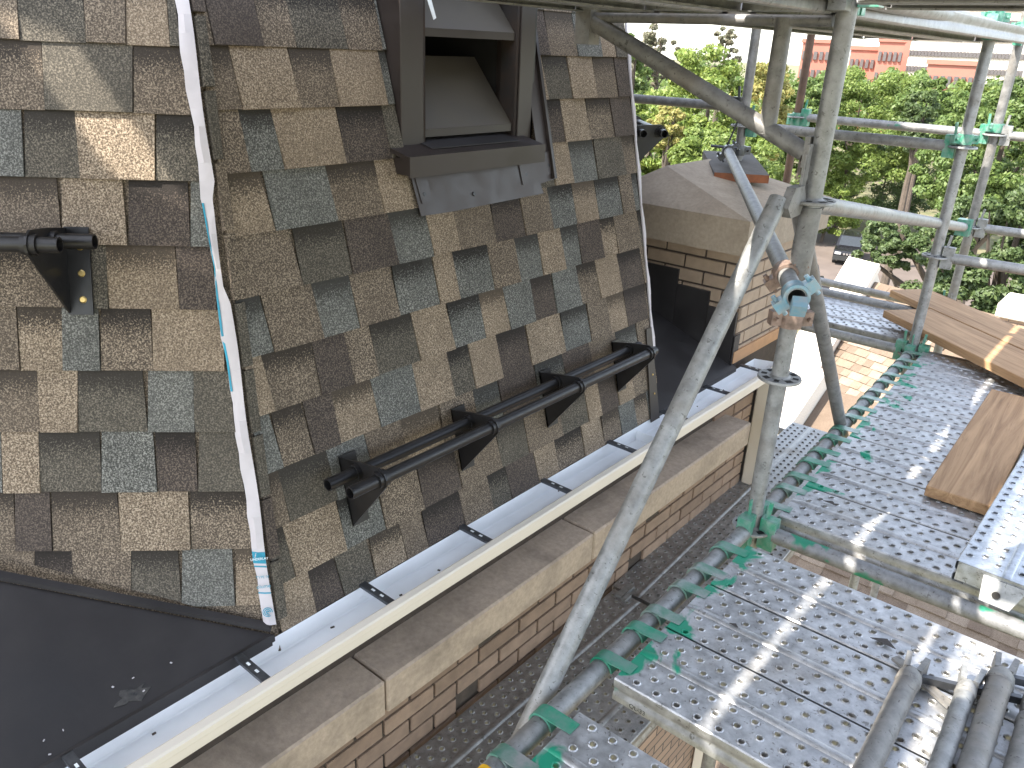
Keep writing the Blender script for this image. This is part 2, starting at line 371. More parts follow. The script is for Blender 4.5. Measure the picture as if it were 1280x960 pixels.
# narrow cut strips beside the hip, and underlayment left showing on it
us = MB(); P = []; n = 40
for i in range(n+1):
    v = .03+i*(1.60/n); h = v*SN
    a = -.107*h-.036+.002*math.sin(i*.9)+.002*math.sin(i*2.3+1); b = -.107*h-.004+.002*math.sin(i*.7+2)
    if 20 < i < 27: b -= .010
    P.append((FL.p(a, v, .011+.003*math.sin(i*.8)), FL.p((a+b)/2, v, .017+.004*math.sin(i*1.1+1)), FL.p(b, v, .016)))
for i in range(n):
    q = P[i]+P[i+1]; us.add(list(q), [(0, 1, 4, 3), (1, 2, 5, 4)])
strip = us.build('hip_underlayment', UNDER, bld, True); tag(strip, 'white underlayment strip left bare along the hip')
def strip_poly(v0, v1, name, mat, a0=.0, a1=1., w=.0225):
    m = MB()
    for k in range(6):
        q = []
        for vv in (v0+(v1-v0)*k/6, v0+(v1-v0)*(k+1)/6):
            i = (vv-.03)/(1.6/n); i0 = int(i); f = i-i0
            A = P[i0][0].lerp(P[i0+1][0], f); B = P[i0][1].lerp(P[i0+1][1], f); C = P[i0][2].lerp(P[i0+1][2], f)
            g2 = lambda t: (A.lerp(B, t*2) if t < .5 else B.lerp(C, t*2-1))+FL.w*.0012
            q.append([g2(a0+(a1-a0)*t) for t in (0, .5, 1)])
        m.add(q[0]+q[1], [(0, 1, 4, 3), (1, 2, 5, 4)])
    return m.build(name, mat, strip)
strip_poly(.190, .220, 'printed_band', TEAL); strip_poly(.180, .184, 'printed_line', TEAL); strip_poly(.112, .1155, 'printed_line', TEAL)
strip_poly(.62, 1.06, 'printed_edge', TEAL, .02, .2)
def text(body, face, u, v, w, size, mat, parent, tilt=0):
    cu = bpy.data.curves.new('t', 'FONT'); cu.body = body; cu.size = size; cu.align_x = 'CENTER'; cu.align_y = 'CENTER'; cu.extrude = .0002
    t = bpy.data.objects.new('tt', cu); col.objects.link(t); dg = bpy.context.evaluated_depsgraph_get(); dg.update()
    me = bpy.data.meshes.new_from_object(t.evaluated_get(dg)); bpy.data.objects.remove(t)
    o = bpy.data.objects.new('lettering', me); col.objects.link(o); me.materials.append(mat)
    uu = (face.u*math.cos(tilt)+face.v*math.sin(tilt)); vv = face.w.cross(uu)
    Mx = Matrix((uu, vv, face.w)).transposed().to_4x4(); o.parent = parent; Mx.translation = face.p(u, v, w)-Vector(parent['o0']); o.matrix_local = Mx; return o
text('UNDERLAY', FL, -.040, .205, .0245, .0085, WHITEP, strip, .1)
text('TYPE IV', FL, -.034, .158, .0245, .0095, TEAL, strip, .1)
text('olume', FL, -.032, .134, .0245, .0135, TEAL, strip, .12)
for rr0, rr1 in ((.0105, .0125), (.0065, .0085), (.002, .0045)):
    m = MB(); q = []
    for k in range(25):
        t = 2*math.pi*k/28
        for rr in (rr0, rr1): q.append(FL.p(-.024+rr*math.cos(t), .066+rr*math.sin(t), .0235))
    m.add(q, [(2*i, 2*i+1, 2*i+3, 2*i+2) for i in range(24)]); m.build('printed_ring', TEAL, strip)
for i in range(0, n, 4):
    v = .03+i*(1.6/n); v2 = v+.15; a = lambda q: .889+.107*q*SN
    m = MB(); m.prism([FF.p(a(v)-.006, v, .002), FF.p(a(v)+.020+rnd.uniform(-.004, .004), v, .002), FF.p(a(v2)+.02, v2, .002), FF.p(a(v2)-.004, v2, .002)], FF.w*.0125); m.build('cut_shingle', SH[rnd.choice((1, 2, 4))][0], bld)
# white edge on the far hip and its nailed drip strip
m = MB()
for i in range(24):
    v = .25+i*.06; y = 2.735+.056*v*SN; j = .006*math.sin(i*1.7)
    m.prism([FF.p(y-.004, v, .004), FF.p(y+.010+j, v, .004), FF.p(y+.012+.006*math.sin((i+1)*1.7), v+.06, .004), FF.p(y-.001, v+.06, .004)], FF.w*.006)
m.build('far_hip_underlayment', UNDER, bld)
m = MB(); m.prism([FF.p(2.655, -.02, .013), FF.p(2.722, -.02, .013), FF.p(2.738, .36, .013), FF.p(2.70, .36, .013)], FF.w*.004); ds = m.build('nailed_edge_strip', BROWNM, bld)
for v in (.09, .17, .25): inst('nail', MB().lathe((0, 0, 0), FF.w, [(0, .002), (.004, .002), (.004, 0)], 8).mesh('nail', BRASS), ds, FF.p(2.70+.04*v, v, .017)-Vector(bld['o0']))
# membrane triangles between the eight-sided roof and the straight gutter
def memb(pts, name):
    m = MB(); P = [Vector((x, y, -1.383+.375*(-1.46-x))) for x, y in pts]; m.prism(P, (0, 0, -.02)); return m.build(name, MEMB, bld)
mm = memb([(-1.452, .87), (-2.6, -.24), (-2.6, -.9), (-1.452, -.9)], 'corner_membrane'); memb([(-1.452, 2.74), (-2.17, 3.458), (-1.452, 3.458)], 'far_membrane')
m = MB(); m.bb(-1.458, -1.449, -.9, .86, -1.412, -1.3795); m.build('membrane_drip_edge', MEMB, bld)
q = [Vector((-1.470, .875)), Vector((-2.5, -.135))]
m = MB(); m.prism([Vector((p.x+dx, p.y-dx, -1.380+.375*(-1.46-p.x-dx)+hz)) for p, dx, hz in ((q[0], 0, .004), (q[1], 0, .004), (q[1], .012, .004), (q[0], .012, .004))], (0, 0, .012)); m.build('membrane_edge_fold', MEMB, bld)
PATCH = mat_simple('patch_residue', (.05, .047, .043), .35, 0, .8, 60)
m = MB(); c = onz(165, 865, -1.36); c.z = 0
pp = [(c.x+.016*math.cos(t)*(1+.5*math.sin(4*t)), c.y+.034*math.sin(t)*(1+.35*math.cos(5*t+1))) for t in [i*.35 for i in range(18)]]
m.prism([Vector((x, y, -1.3825+.375*(-1.46-x))) for x, y in pp], (0, 0, .0015)); m.build('sealant_smear', PATCH, bld)
for i in range(7):
    px, py = [(143, 868), (168, 856), (180, 866), (56, 930), (80, 917), (62, 942), (215, 835)][i]
    for it in range(3):
        z = -1.37; z = -1.383+.375*(-1.46-onz(px, py, z).x)
    c = onz(px, py, -1.375); m = MB(); z = -1.3825+.375*(-1.46-c.x)
    m.box((c.x, c.y, z+.002), (.0018+.002*rnd.random(), .005, .002), Matrix.Rotation(rnd.random()*3, 3, 'Z')); m.build('debris_crumb', UNDER, bld)
# ---- wall below: bricks one by one, mortar, stone band
WXF = -1.41
m = MB(); m.bb(-1.80, WXF-.010, -1.2, 3.715, -2.42, -1.497); wall = m.build('brick_wall', MORTAR, bld)
m = MB(); m.bb(-1.80, WXF-.002, -1.2, 3.72, G, -2.42)
BW = mat_brickwall('far_brickwork', (.30, .205, .14), (.22, .15, .105), (.07, .055, .045), rot=(0, R(90), R(90)))
m.build('lower_brick_wall', BW, bld)
bmesh_full = MB().bbox(-.04, 0, 0, .203, -.0565, 0, .0025).mesh('brick', BRICK)
bmesh_half = MB().bbox(-.04, 0, 0, .0965, -.0565, 0, .0025).mesh('brick', BRICK)
for kk in range(-7, 8):
    z = -1.885-.0667*kk
    if z > -1.498: continue
    off = .0085 if kk % 2 == 0 else .115
    y = -.10+off; i = 0
    while y < 3.70:
        band = -1.70 < z < -1.51 and y < 3.10
        hid = z > -1.58 and y < 3.0
        if not band and not hid:
            wk = (kk % 3 == 2 and i % 5 == 2)
            full = y+.203 < 3.716
            me = bmesh_full if (full and not wk) else bmesh_half
            if y+.0965 < 3.718: inst('brick', me, wall, Vector((WXF+rnd.uniform(-.0025, .0025), y, z))-Vector(bld['o0']), (0, 0, rnd.uniform(-.004, .004)))
        y += .2125; i += 1
st0 = -.95
for st1 in (1.083, 2.05, 3.325):
    m = MB(); m.bbox(-1.44, -1.28, st0+.003, st1-.003, -1.690, -1.572, .006); tag(m.build('band_stone', STONE, bld)); st0 = st1
# ---- chimney pedestal with stone cap
ch = empty('corner_chimney', (-1.89, 3.86, -1.6), 'tan brick chimney with a sloped stone cap beside the tower roof', 'chimney')
CX0, CX1, CY0, CY1 = -2.22, -1.482, 3.455, 4.27
m = MB(); m.bb(CX0+.01, CX1-.010, CY0+.010, CY1-.01, -1.60, -.80); cm = m.build('mortar_core', MORTAR, ch)
o0 = Vector(ch['o0'])
bl = MB().bbox(0, .203, 0, .03, -.0565, 0, .002).mesh('brick', BRICKL); bh = MB().bbox(0, .0965, 0, .03, -.0565, 0, .002).mesh('brick', BRICKL)
for kk in range(9):
    z = -.832-.0667*kk
    if z-.0565 < -1.40: break
    for side in (0, 1):
        t = 0.0; L = (CX1-CX0) if side == 0 else (CY1-CY0)
        first = (kk+side) % 2
        while t+.09 < L:
            ln = .0965 if ((t == 0 and first) or t+.203 > L) else .203
            me = bl if ln > .1 else bh
            if side == 0: loc, rot = Vector((CX1-t-ln, CY0, z)), (0, 0, 0)
            else: loc, rot = Vector((CX1, CY0+t, z)), (0, 0, R(90))
            inst('brick', me, ch, loc-o0, rot); t += ln+.010
m = MB(); m.bb(CX1-.02, CX1+.010, CY0-.002, CY1, -1.372, -1.312); m.build('base_course', mat_simple('orange_brick', (.44, .25, .13), .9, 0, .1, 20), ch)
a0, a1, b0, b1 = CX0-.04, CX1+.035, CY0-.11, CY1+.06
m = MB(); zt = -.668; zp = -.520
v = [(a0, b0, -.826), (a1, b0, -.826), (a1, b1, -.826), (a0, b1, -.826), (a0, b0, zt), (a1, b0, zt), (a1, b1, zt), (a0, b1, zt), (-2.04, b0+.265, zp), (-2.04, b1-.265, zp)]
m.add(v, [(3, 2, 1, 0), (0, 1, 5, 4), (1, 2, 6, 5), (2, 3, 7, 6), (3, 0, 4, 7), (4, 5, 8), (5, 6, 9, 8), (6, 7, 9), (7, 4, 8, 9)])
m.build('stone_cap', CAPST, ch)
for x0, x1, zt in ((-2.05, -1.815, -.972), (-1.813, -1.637, -1.045), (-1.635, -1.485, -1.115), (-2.2, -2.052, -.905)):
    zb = -1.40+.375*(-1.46-x1)
    m = MB(); m.bb(x0, x1, CY0-.012-.003*(x0 > -1.8), CY0-.0005, zb, zt); m.build('step_flashing', MEMB, ch)
m = MB(); m.bb(CX1+.0005, CX1+.006, CY0-.013, CY0+.045, -1.41, -1.23); m.build('corner_flashing', MEMB, ch)
sb = MB(); rot = Matrix.Rotation(R(124), 3, 'Z') @ Matrix.Rotation(R(-4), 3, 'Y'); c = Vector((-1.915, 4.10, -.545))
sb.box(c, (.58, .27, .040), rot); slab = empty('cap_slab', (c.x, c.y, -.6), 'short dark weathered board with red brown end lying on the chimney cap', 'board')
sb.build('slab', SLATE, slab); e = MB(); e.box(c-rot @ Vector((.2915, 0, 0)), (.004, .269, .039), rot); e.build('sawn_end', REDEND, slab)
# ---- gutter
gut = empty('gutter', (-1.38, 1.5, -1.5), 'long white metal gutter with cream front lip under the roof edge', 'gutter')
def extr(name, prof, y0, y1, mat, par):
    m = MB(); nn = len(prof); m.add([(x, y0, z) for x, z in prof]+[(x, y1, z) for x, z in prof], [(i, i+1, nn+i+1, nn+i) for i in range(nn-1)]); return m.build(name, mat, par)
GY0, GY1 = -1.0, 3.66
inn = [(-1.4525, -1.394), (-1.4525, -1.447), (-1.449, -1.450), (-1.348, -1.450), (-1.340, -1.444), (-1.328, -1.40), (-1.326, -1.380)]
out = [(x+(.002 if x > -1.4 else -.002), z-.002) for x, z in inn][::-1]
tr = extr('trough', inn+out+inn[:1], GY0, GY1, GWHITE, gut)
lip = [(-1.3265, -1.392), (-1.3265, -1.3765), (-1.322, -1.3745), (-1.304, -1.3765), (-1.300, -1.381), (-1.300, -1.396), (-1.303, -1.400), (-1.303, -1.424), (-1.307, -1.428), (-1.328, -1.436), (-1.338, -1.456), (-1.337, -1.448), (-1.3235, -1.396)]
extr('front_lip', lip+lip[:1], GY0, GY1, CREAM, gut)
m = MB(); m.prism([(x, GY1, z) for x, z in inn], (0, .002, 0)); m.build('end_cap', GWHITE, gut)
m = MB(); m.bb(-1.4515, -1.345, 2.565, 2.5665, -1.4485, -1.41); m.build('seam', GWHITE, gut)
for y in (-.02, .37, .765, 1.15, 1.545, 1.95, 2.36, 2.75, 3.13, 3.50):
    m = MB(); m.bb(-1.4515, -1.3275, y-.011, y+.011, -1.3825, -1.3795); m.bb(-1.4515, -1.3275, y-.011, y-.009, -1.388, -1.3826); m.bb(-1.4515, -1.3275, y+.009, y+.011, -1.388, -1.3826)
    hs = m.build('hanger_strap', STEELD, gut)
    for dx in (-1.41, -1.375): mm2 = MB(); mm2.bb(dx, dx+.012, y-.003, y+.003, -1.3794, -1.3785); mm2.build('slot', WHITEP, hs)
for i in range(16):
    y = rnd.uniform(.2, 3.4); x = rnd.uniform(-1.44, -1.355); m = MB(); m.box((x, y, -1.4485), (.004+.008*rnd.random(), .004, .003), Matrix.Rotation(rnd.random()*3, 3, 'Z')); m.build('debris_crumb', SH[2][0], gut)
thing(MB().bbox(-1.405, -1.335, 3.63, 3.705, -8, -1.49, .008), 'downspout', CREAM, 'cream square downspout dropping from the gutter end along the brick corner', 'downspout')
# ---- louver vent
lv = empty('louver_vent', (-1.76, 1.85, -.35), 'dark brown louver vent with metal sill set in the shingled roof', 'vent')
def lb(name, mat, x0, x1, y0, y1, z0, z1): m = MB(); m.bbox(x0-.03, x1-.03, y0*1.017, y1*1.017, z0, z1, .002); return m.build(name, mat, lv)
lb('jamb', BROWNM, -1.82, -1.718, 1.563, 1.648, -.292, 1.0); lb('jamb', BROWNM, -1.82, -1.718, 2.062, 2.128, -.292, 1.0)
lb('side_casing', BROWNM, -1.86, -1.735, 2.129, 2.150, -.30, 1.0); lb('side_casing', BLACKM, -1.86, -1.742, 2.151, 2.166, -.30, 1.0)
lb('head', BROWNM, -1.95, -1.718, 1.563, 2.128, 1.001, 1.07)
lb('jamb_liner', OLDWOOD, -1.79, -1.724, 1.649, 1.661, -.28, 1.0); lb('jamb_liner', OLDWOOD, -1.79, -1.724, 2.049, 2.061, -.28, 1.0)
sill = MB(); sill.prism([(-1.80, 1.537, -.262), (-1.80, 2.13, -.262), (-1.662, 2.13, -.293), (-1.662, 1.537, -.293)], (0, 0, -.012)); sill.bb(-1.6615, -1.656, 1.535, 2.132, -.348, -.292); sill.bb(-1.74, -1.6617, 1.545, 1.549, -.345, -.300)
sl_ = sill.build('sill', BROWNM, lv)
m = MB(); m.prism([(-1.79, 1.662, -.2625), (-1.79, 2.048, -.2625), (-1.70, 2.048, -.2825), (-1.70, 1.662, -.2825)], (0, 0, .0015)); m.build('sill_top', MEMB, lv)
for zb in (-.236, .035, .306, .577, .848):
    m = MB(); a = Vector((-1.762, 0, zb)); d = Vector((-.17, 0, .195))
    m.prism([(a.x, 1.691, a.z), (a.x, 2.081, a.z), (a.x+d.x, 2.081, a.z+d.z), (a.x+d.x, 1.691, a.z+d.z)], (-.003, 0, -.002))
    b = m.build('louver_blade', BLADEM, lv); m = MB(); m.bb(-1.7645, -1.761, 1.691, 2.081, zb-.022, zb-.0005); m.build('blade_lip', BROWNM, lv)
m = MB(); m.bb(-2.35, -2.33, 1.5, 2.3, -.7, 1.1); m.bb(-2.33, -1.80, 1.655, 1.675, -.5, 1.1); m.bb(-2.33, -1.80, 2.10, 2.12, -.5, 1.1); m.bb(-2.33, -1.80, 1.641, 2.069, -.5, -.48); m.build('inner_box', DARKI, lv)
def onface(y, z): return y, (z+1.385)/SN
m = MB(); pts = [(1.585, -.33), (1.60, -.468), (1.72, -.470), (2.17, -.462), (2.16, -.430), (2.255, -.420), (2.25, -.33)]
m.prism([FF.p(*onface(*q), .0145) for q in pts], FF.w*.002); ap = m.build('apron_flashing', FLASHM, lv)
m = MB(); m.prism([FF.p(*onface(*q), .0175) for q in ((1.60, -.36), (1.645, -.36), (1.65, -.43), (1.61, -.435))], FF.w*.002); m.build('flashing_tab', FLASHM, lv)
m = MB(); m.prism([FF.p(*onface(*q), .0175) for q in ((2.06, -.36), (2.23, -.33), (2.245, -.40), (2.065, -.425))], FF.w*.003); m.build('flashing_tab', FLASHM, lv)
m = MB(); m.prism([FF.p(*onface(*q), .014) for q in ((2.168, -.40), (2.235, -.40), (2.235, 1.0), (2.168, 1.0))], FF.w*.003); m.build('side_flashing', FLASHM, lv)
m = MB(); m.prism([FF.p(*onface(*q), .018) for q in ((2.225, -.42), (2.238, -.42), (2.238, 1.0), (2.225, 1.0))], FF.w*.012); m.build('side_flashing_fold', BROWNM, lv)
scr = MB().lathe((0, 0, 0), FF.w, [(0, .003), (.0055, .003), (.007, 0)], 10).mesh('screw', BLACKM)
for y, z in ((1.625, -.41), (1.83, -.43), (2.09, -.395), (2.215, -.375)): inst('screw', scr, lv, FF.p(*onface(y, z), .0175)-Vector(lv['o0']))
m = MB(); m.prism([(-1.726, 1.668, .14), (-1.724, 1.70, .06), (-1.724, 1.69, .055), (-1.726, 1.655, .13)], (.001, 0, 0)); m.build('loose_flap', WHITEP, lv)

# ---- snow guards: triangular brackets carrying two pipes
def snow_guard(face, ubr, v0, u0, u1, label, side=1, w0=.014):
    rt = empty('snow_guard', face.p((u0+u1)/2, v0, 0), label, 'snow guard', 'pipe snow guards on the roof faces'); T = .005
    for ub in ubr:
        m = MB(); m.prism([face.p(ub, v0, w0), face.p(ub, v0+.198, w0), face.p(ub, v0+.194, w0+.09), face.p(ub, v0+.186, w0+.165), face.p(ub, v0+.172, w0+.182), face.p(ub, v0+.155, w0+.187), face.p(ub, v0+.138, w0+.181), face.p(ub, v0+.126, w0+.166)], face.u*T)
        m.prism([face.p(ub, v0, w0), face.p(ub+side*.055, v0, w0), face.p(ub+side*.055, v0+.20, w0), face.p(ub, v0+.20, w0)], face.w*.005)
        b = m.build('bracket', BLACKM, rt)
        sc = MB().lathe((0, 0, 0), face.w, [(0, .0035), (.006, .0035), (.0085, .001), (.0085, 0)], 12).mesh('screw', BRASS)
        for dv in (.035, .095, .155): inst('screw', sc, b, face.p(ub+side*.034, v0+dv, w0+.005)-Vector(rt['o0']))
        for dv, dw in ((.156, .160), (.166, .072)):
            m = MB(); m.lathe(face.p(ub-.012, v0+dv, w0+dw), face.u, [(.0175, 0), (.0225, 0), (.0225, .03), (.0175, .03), (.0175, 0)], 20); m.build('pipe_collar', BLACKM, rt, True)
    for dv, dw, e in ((.156, .160, 0), (.166, .072, -.035)):
        m = MB(); m.tube(face.p(u0, v0+dv, w0+dw), face.p(u1-e, v0+dv, w0+dw), .0168, 20, hollow=.003); m.build('pipe', BLACKM, rt, True)
    return rt
snow_guard(FF, (1.157, 1.583, 2.013, 2.453), .17, 1.062, 2.495, 'black pipe snow guard with four triangular brackets just above the gutter')
snow_guard(FL, (-.455, -.885, -1.315), .80, -1.75, -.395, 'black pipe snow guard mounted on the corner roof face beside the white hip strip')
snow_guard(FR, (.50, .95), .90, .43, 1.5, 'black pipe snow guard on the roof face behind the far hip, above the chimney')

# ================================================================ scaffold
ST = {'main': (-.762, 2.128), 'rf': (-.865, 4.18), 'rb': (-.925, 5.15), 'l1': (-1.93, 4.17), 'br': (-2.05, 5.20), 'near': (-.735, 0.0), 'om': (.80, 2.20), 'onn': (.83, .05), 'orf': (.70, 4.33)}
sc = empty('scaffold', (-.7, 2.5, G), 'galvanised tube scaffold with rosettes, ledgers, rails and braces beside the building', 'scaffold')
so0 = Vector(sc['o0']); TR = .02415
ros = MB()
prof = [(.0245, .010), (.030, .005), (.060, .0045), (.0615, .002), (.0615, -.003), (.060, -.0045), (.030, -.005), (.0245, -.010)]
ros.lathe((0, 0, 0), (0, 0, 1), prof, 28)
rosm = ros.mesh('rosette', GALV, True)
slot = MB()
for k in range(8):
    t = k*math.pi/4+.2; a, b = (.010, .006) if k % 2 else (.008, .012)
    slot.box((.044*math.cos(t), .044*math.sin(t), .0001), (.016, .020 if k % 2 else .014, .0105), Matrix.Rotation(t, 3, 'Z'))
slotm = slot.mesh('slots', DARKI)
for kname, (x, y) in ST.items():
    top = .62 if kname in ('main', 'rf', 'rb', 'l1', 'br') else .5
    m = MB(); m.tube((x, y, G+.02), (x, y, top), TR, 24)
    s = m.build('standard', RUSTY if kname == 'br' else (GALVD if kname in ('l1', 'rb') else GALV), sc, True)
    m = MB(); m.tube((x, y, G), (x, y, G+.02), .07, 4); m.build('base_plate', GALV, sc)
    for i in range(-3, 2):
        z = -.345+.5*i
        ro = inst('rosette', rosm, s, Vector((x, y, z))-so0); inst('rosette_slots', slotm, s, Vector((x, y, z))-so0)
    m = MB(); m.tube((x, y, -.62), (x, y, -.36), TR+.0045, 24)
    if kname == 'main': m.build('spigot_sleeve', GALVD, sc, True)
def head(m, p, d, z):
    d = Vector((d[0], d[1], 0)).normalized(); rot = Matrix((d, Vector((-d.y, d.x, 0)), Vector((0, 0, 1)))).transposed()
    p = Vector(p)
    m.box(p+d*.050+Vector((0, 0, .030)), (.045, .036, .042), rot); m.box(p+d*.050+Vector((0, 0, -.030)), (.045, .036, .042), rot); m.box(p+d*.062, (.03, .042, .10), rot)
    m.box(p+d*.040+Vector((0, 0, .030)), (.012, .006, .15), rot @ Matrix.Rotation(.1, 3, 'Y'))
def ledger(a, b, z, name='ledger', mat=None, hm=None, r=TR, za=None):
    pa, pb = Vector((*ST[a], z)), Vector((*ST[b], z if za is None else za)); d = (pb-pa).normalized()
    m = MB(); m.tube(pa+d*.07, pb-d*.07, r, 20); o = m.build(name, mat or GALV, sc, True)
    for pe, de in ((pa, d), (pb, -d)): h = MB(); head(h, pe, de, z); h.build('ledger_head', hm or GREENP, o)
    return o
ZL = -1.335
ledger('near', 'main', ZL); ledger('main', 'rf', ZL); ledger('rf', 'rb', ZL, hm=GALV)
ledger('onn', 'om', ZL); ledger('om', 'orf', ZL)
ledger('main', 'om', ZL-.012, 'transom', TUBEG); ledger('near', 'onn', ZL, 'transom'); ledger('rf', 'orf', ZL, 'transom')
ledger('rf', 'l1', ZL, 'transom'); ledger('rb', 'br', ZL, 'transom')
ledger('main', 'om', .165, 'guard_rail', mat_gspots('green_banded_tube', .52, 7))
ledger('main', 'rf', .150, 'ledger', GALV, r=.030); ledger('rf', 'rb', .15, 'ledger'); ledger('near', 'main', .155, 'ledger', hm=GALV)
ledger('rf', 'l1', -.345, 'guard_rail'); ledger('rb', 'br', -.345, 'guard_rail', TUBEG)
ledger('rf', 'orf', -.845, 'guard_rail', GALV, hm=GALV); 
ledger('main', 'om', -.845, 'guard_rail', GALVD) if False else None
ST['rr'] = (.75, 5.35); ledger('rb', 'rr', -.845, 'guard_rail', GALV, hm=GALV); ledger('rb', 'rr', -.345, 'guard_rail', GALV, hm=GALV)
ST['x1'] = (-3.2, 4.15); ledger('l1', 'x1', -.255, 'guard_rail', GALVD, hm=STEELD); ledger('l1', 'x1', -.70, 'guard_rail', GALVD, hm=STEELD)
# rail from the main standard to the back standard at middle height
pm, pb = Vector((*ST['main'], -.345)), Vector((*ST['rb'], -.845+.01))
m = MB(); a = onz(1040, 259, -.36)*1.0; a = Vector((-.70, 2.16, -.350)); b = Vector((-.87, 5.13, -.83)); 
c0 = athd(1020, 255.5, 2.33); c1 = athd(1205, 284, 5.15)
m.tube(c0, c1, TR, 20); m.build('guard_rail', GALV, sc, True)
m = MB(); m.box(c1, (.07, .06, .09)); m.build('ledger_head', GREENP, sc)
# diagonal braces
m = MB(); A = Vector((-.805, 2.010, -.335)); B = Vector((-.805, 1.025, -1.475)); d = (B-A).normalized(); E2 = A+d*2.6
m.tube(A, E2, TR*1.02, 20); m.build('diagonal_brace', GALV, sc, True)
m = MB(); m.prism([(-.792, 2.02, -.302), (-.792, 2.075, -.300), (-.792, 2.10, -.335), (-.792, 2.075, -.375), (-.792, 2.02, -.378), (-.792, 1.99, -.35)], (.024, 0, 0)); m.box((-.775, 2.075, -.30), (.006, .03, .15)); m.box((-.775, 2.08, -.245), (.008, .024, .09)); m.build('brace_head', GALVD, sc)
m = MB(); m.lathe((-.7925, 2.045, -.335), (-1, 0, 0), [(0, .006), (.009, .006), (.011, 0)], 12); m.build('rivet', REDEND, sc)
m = MB(); m.tube((-.815, 2.14, -.33), (-.815, 3.32, -1.64), TR*.95, 20); m.build('diagonal_brace', GALVD, sc, True)
# tie tube with swivel couplers, its near end closed by a blue clamp
far, near = Vector((-1.905, 3.99, -.462)), athd(996, 372, 2.05)
m = MB(); m.tube(far, near, TR, 24, hollow=.003); m.build('tie_tube', GALV, sc, True)
td = (near-far).normalized()
def coupler(c, axis, mat, name='coupler', r=TR, h=.05):
    ax = Vector(axis).normalized(); m = MB(); m.lathe(Vector(c)-ax*h/2, ax, [(r+.001, 0), (r+.009, 0), (r+.010, h*.2), (r+.010, h*.8), (r+.009, h), (r+.001, h), (r+.001, 0)], 20)
    s = ax.orthogonal().normalized(); s2 = ax.cross(s)
    for sg in (1, -1):
        m.box(Vector(c)+s*(r+.018)*sg, (.034, .030, h*.8), Matrix((s, s2, ax)).transposed())
        m.tube(Vector(c)+s*(r+.022)*sg-s2*.03, Vector(c)+s*(r+.022)*sg+s2*.03, .006, 8)
    return m.build(name, mat, sc, True)
RUSTC = mat_simple('worn_coupler', (.28, .20, .16), .6, .4, .4, 50)
cpt = near-td*.205
coupler(cpt, td, RUSTC); coupler((ST['main'][0], ST['main'][1], -.665), (0, 0, 1), RUSTC); coupler(near-td*.02, td, BLUEP, h=.045)
m = MB(); m.box(near+Vector((.012, -.01, -.018)), (.036, .034, .038), Matrix.Rotation(.5, 3, 'Z') @ Matrix.Rotation(.6, 3, 'X')); m.build('coupler_jaw', BLUEP, sc)
coupler(far, td, STEELD); coupler((ST['l1'][0], ST['l1'][1], -.47), (0, 0, 1), STEELD)
m = MB(); m.tube(far+Vector((-.02, 0, .0)), far+Vector((.03, .0, .15)), .005, 6); m.tube(far+Vector((-.09, -.02, .02)), far+Vector((.05, .0, .02)), .008, 6); m.build('coupler_bolt', STEELD, sc)
coupler((*ST['br'], -.36), (0, 0, 1), GREENP, h=.08)
for nm in ('rf', 'rb'): 
    for z in (-.345, .155): coupler((*ST[nm], z+.035), (0, 0, 1), GREENP, h=.045)
# console bracket towards the building at the upper level
m = MB(); m.tube((-.80, 2.128, -.228), (-1.50, 2.128, .072), .0235, 20); m.tube((-.914, 2.128, -.19), (-.914, 2.128, .09), .022, 20); m.tube((-.79, 2.128, .084), (-1.54, 2.128, .084), .0135, 16)
m.bb(-1.545, -1.492, 2.10, 2.156, .01, .125); m.bb(-.80, -.786, 2.105, 2.15, -.262, -.185); m.build('console_bracket', GALVD, sc, True)
m = MB(); m.tube((-1.545, 2.128, .09), (-1.545, 2.128, .2), .02, 12); m.build('console_spigot', GALV, sc, True)

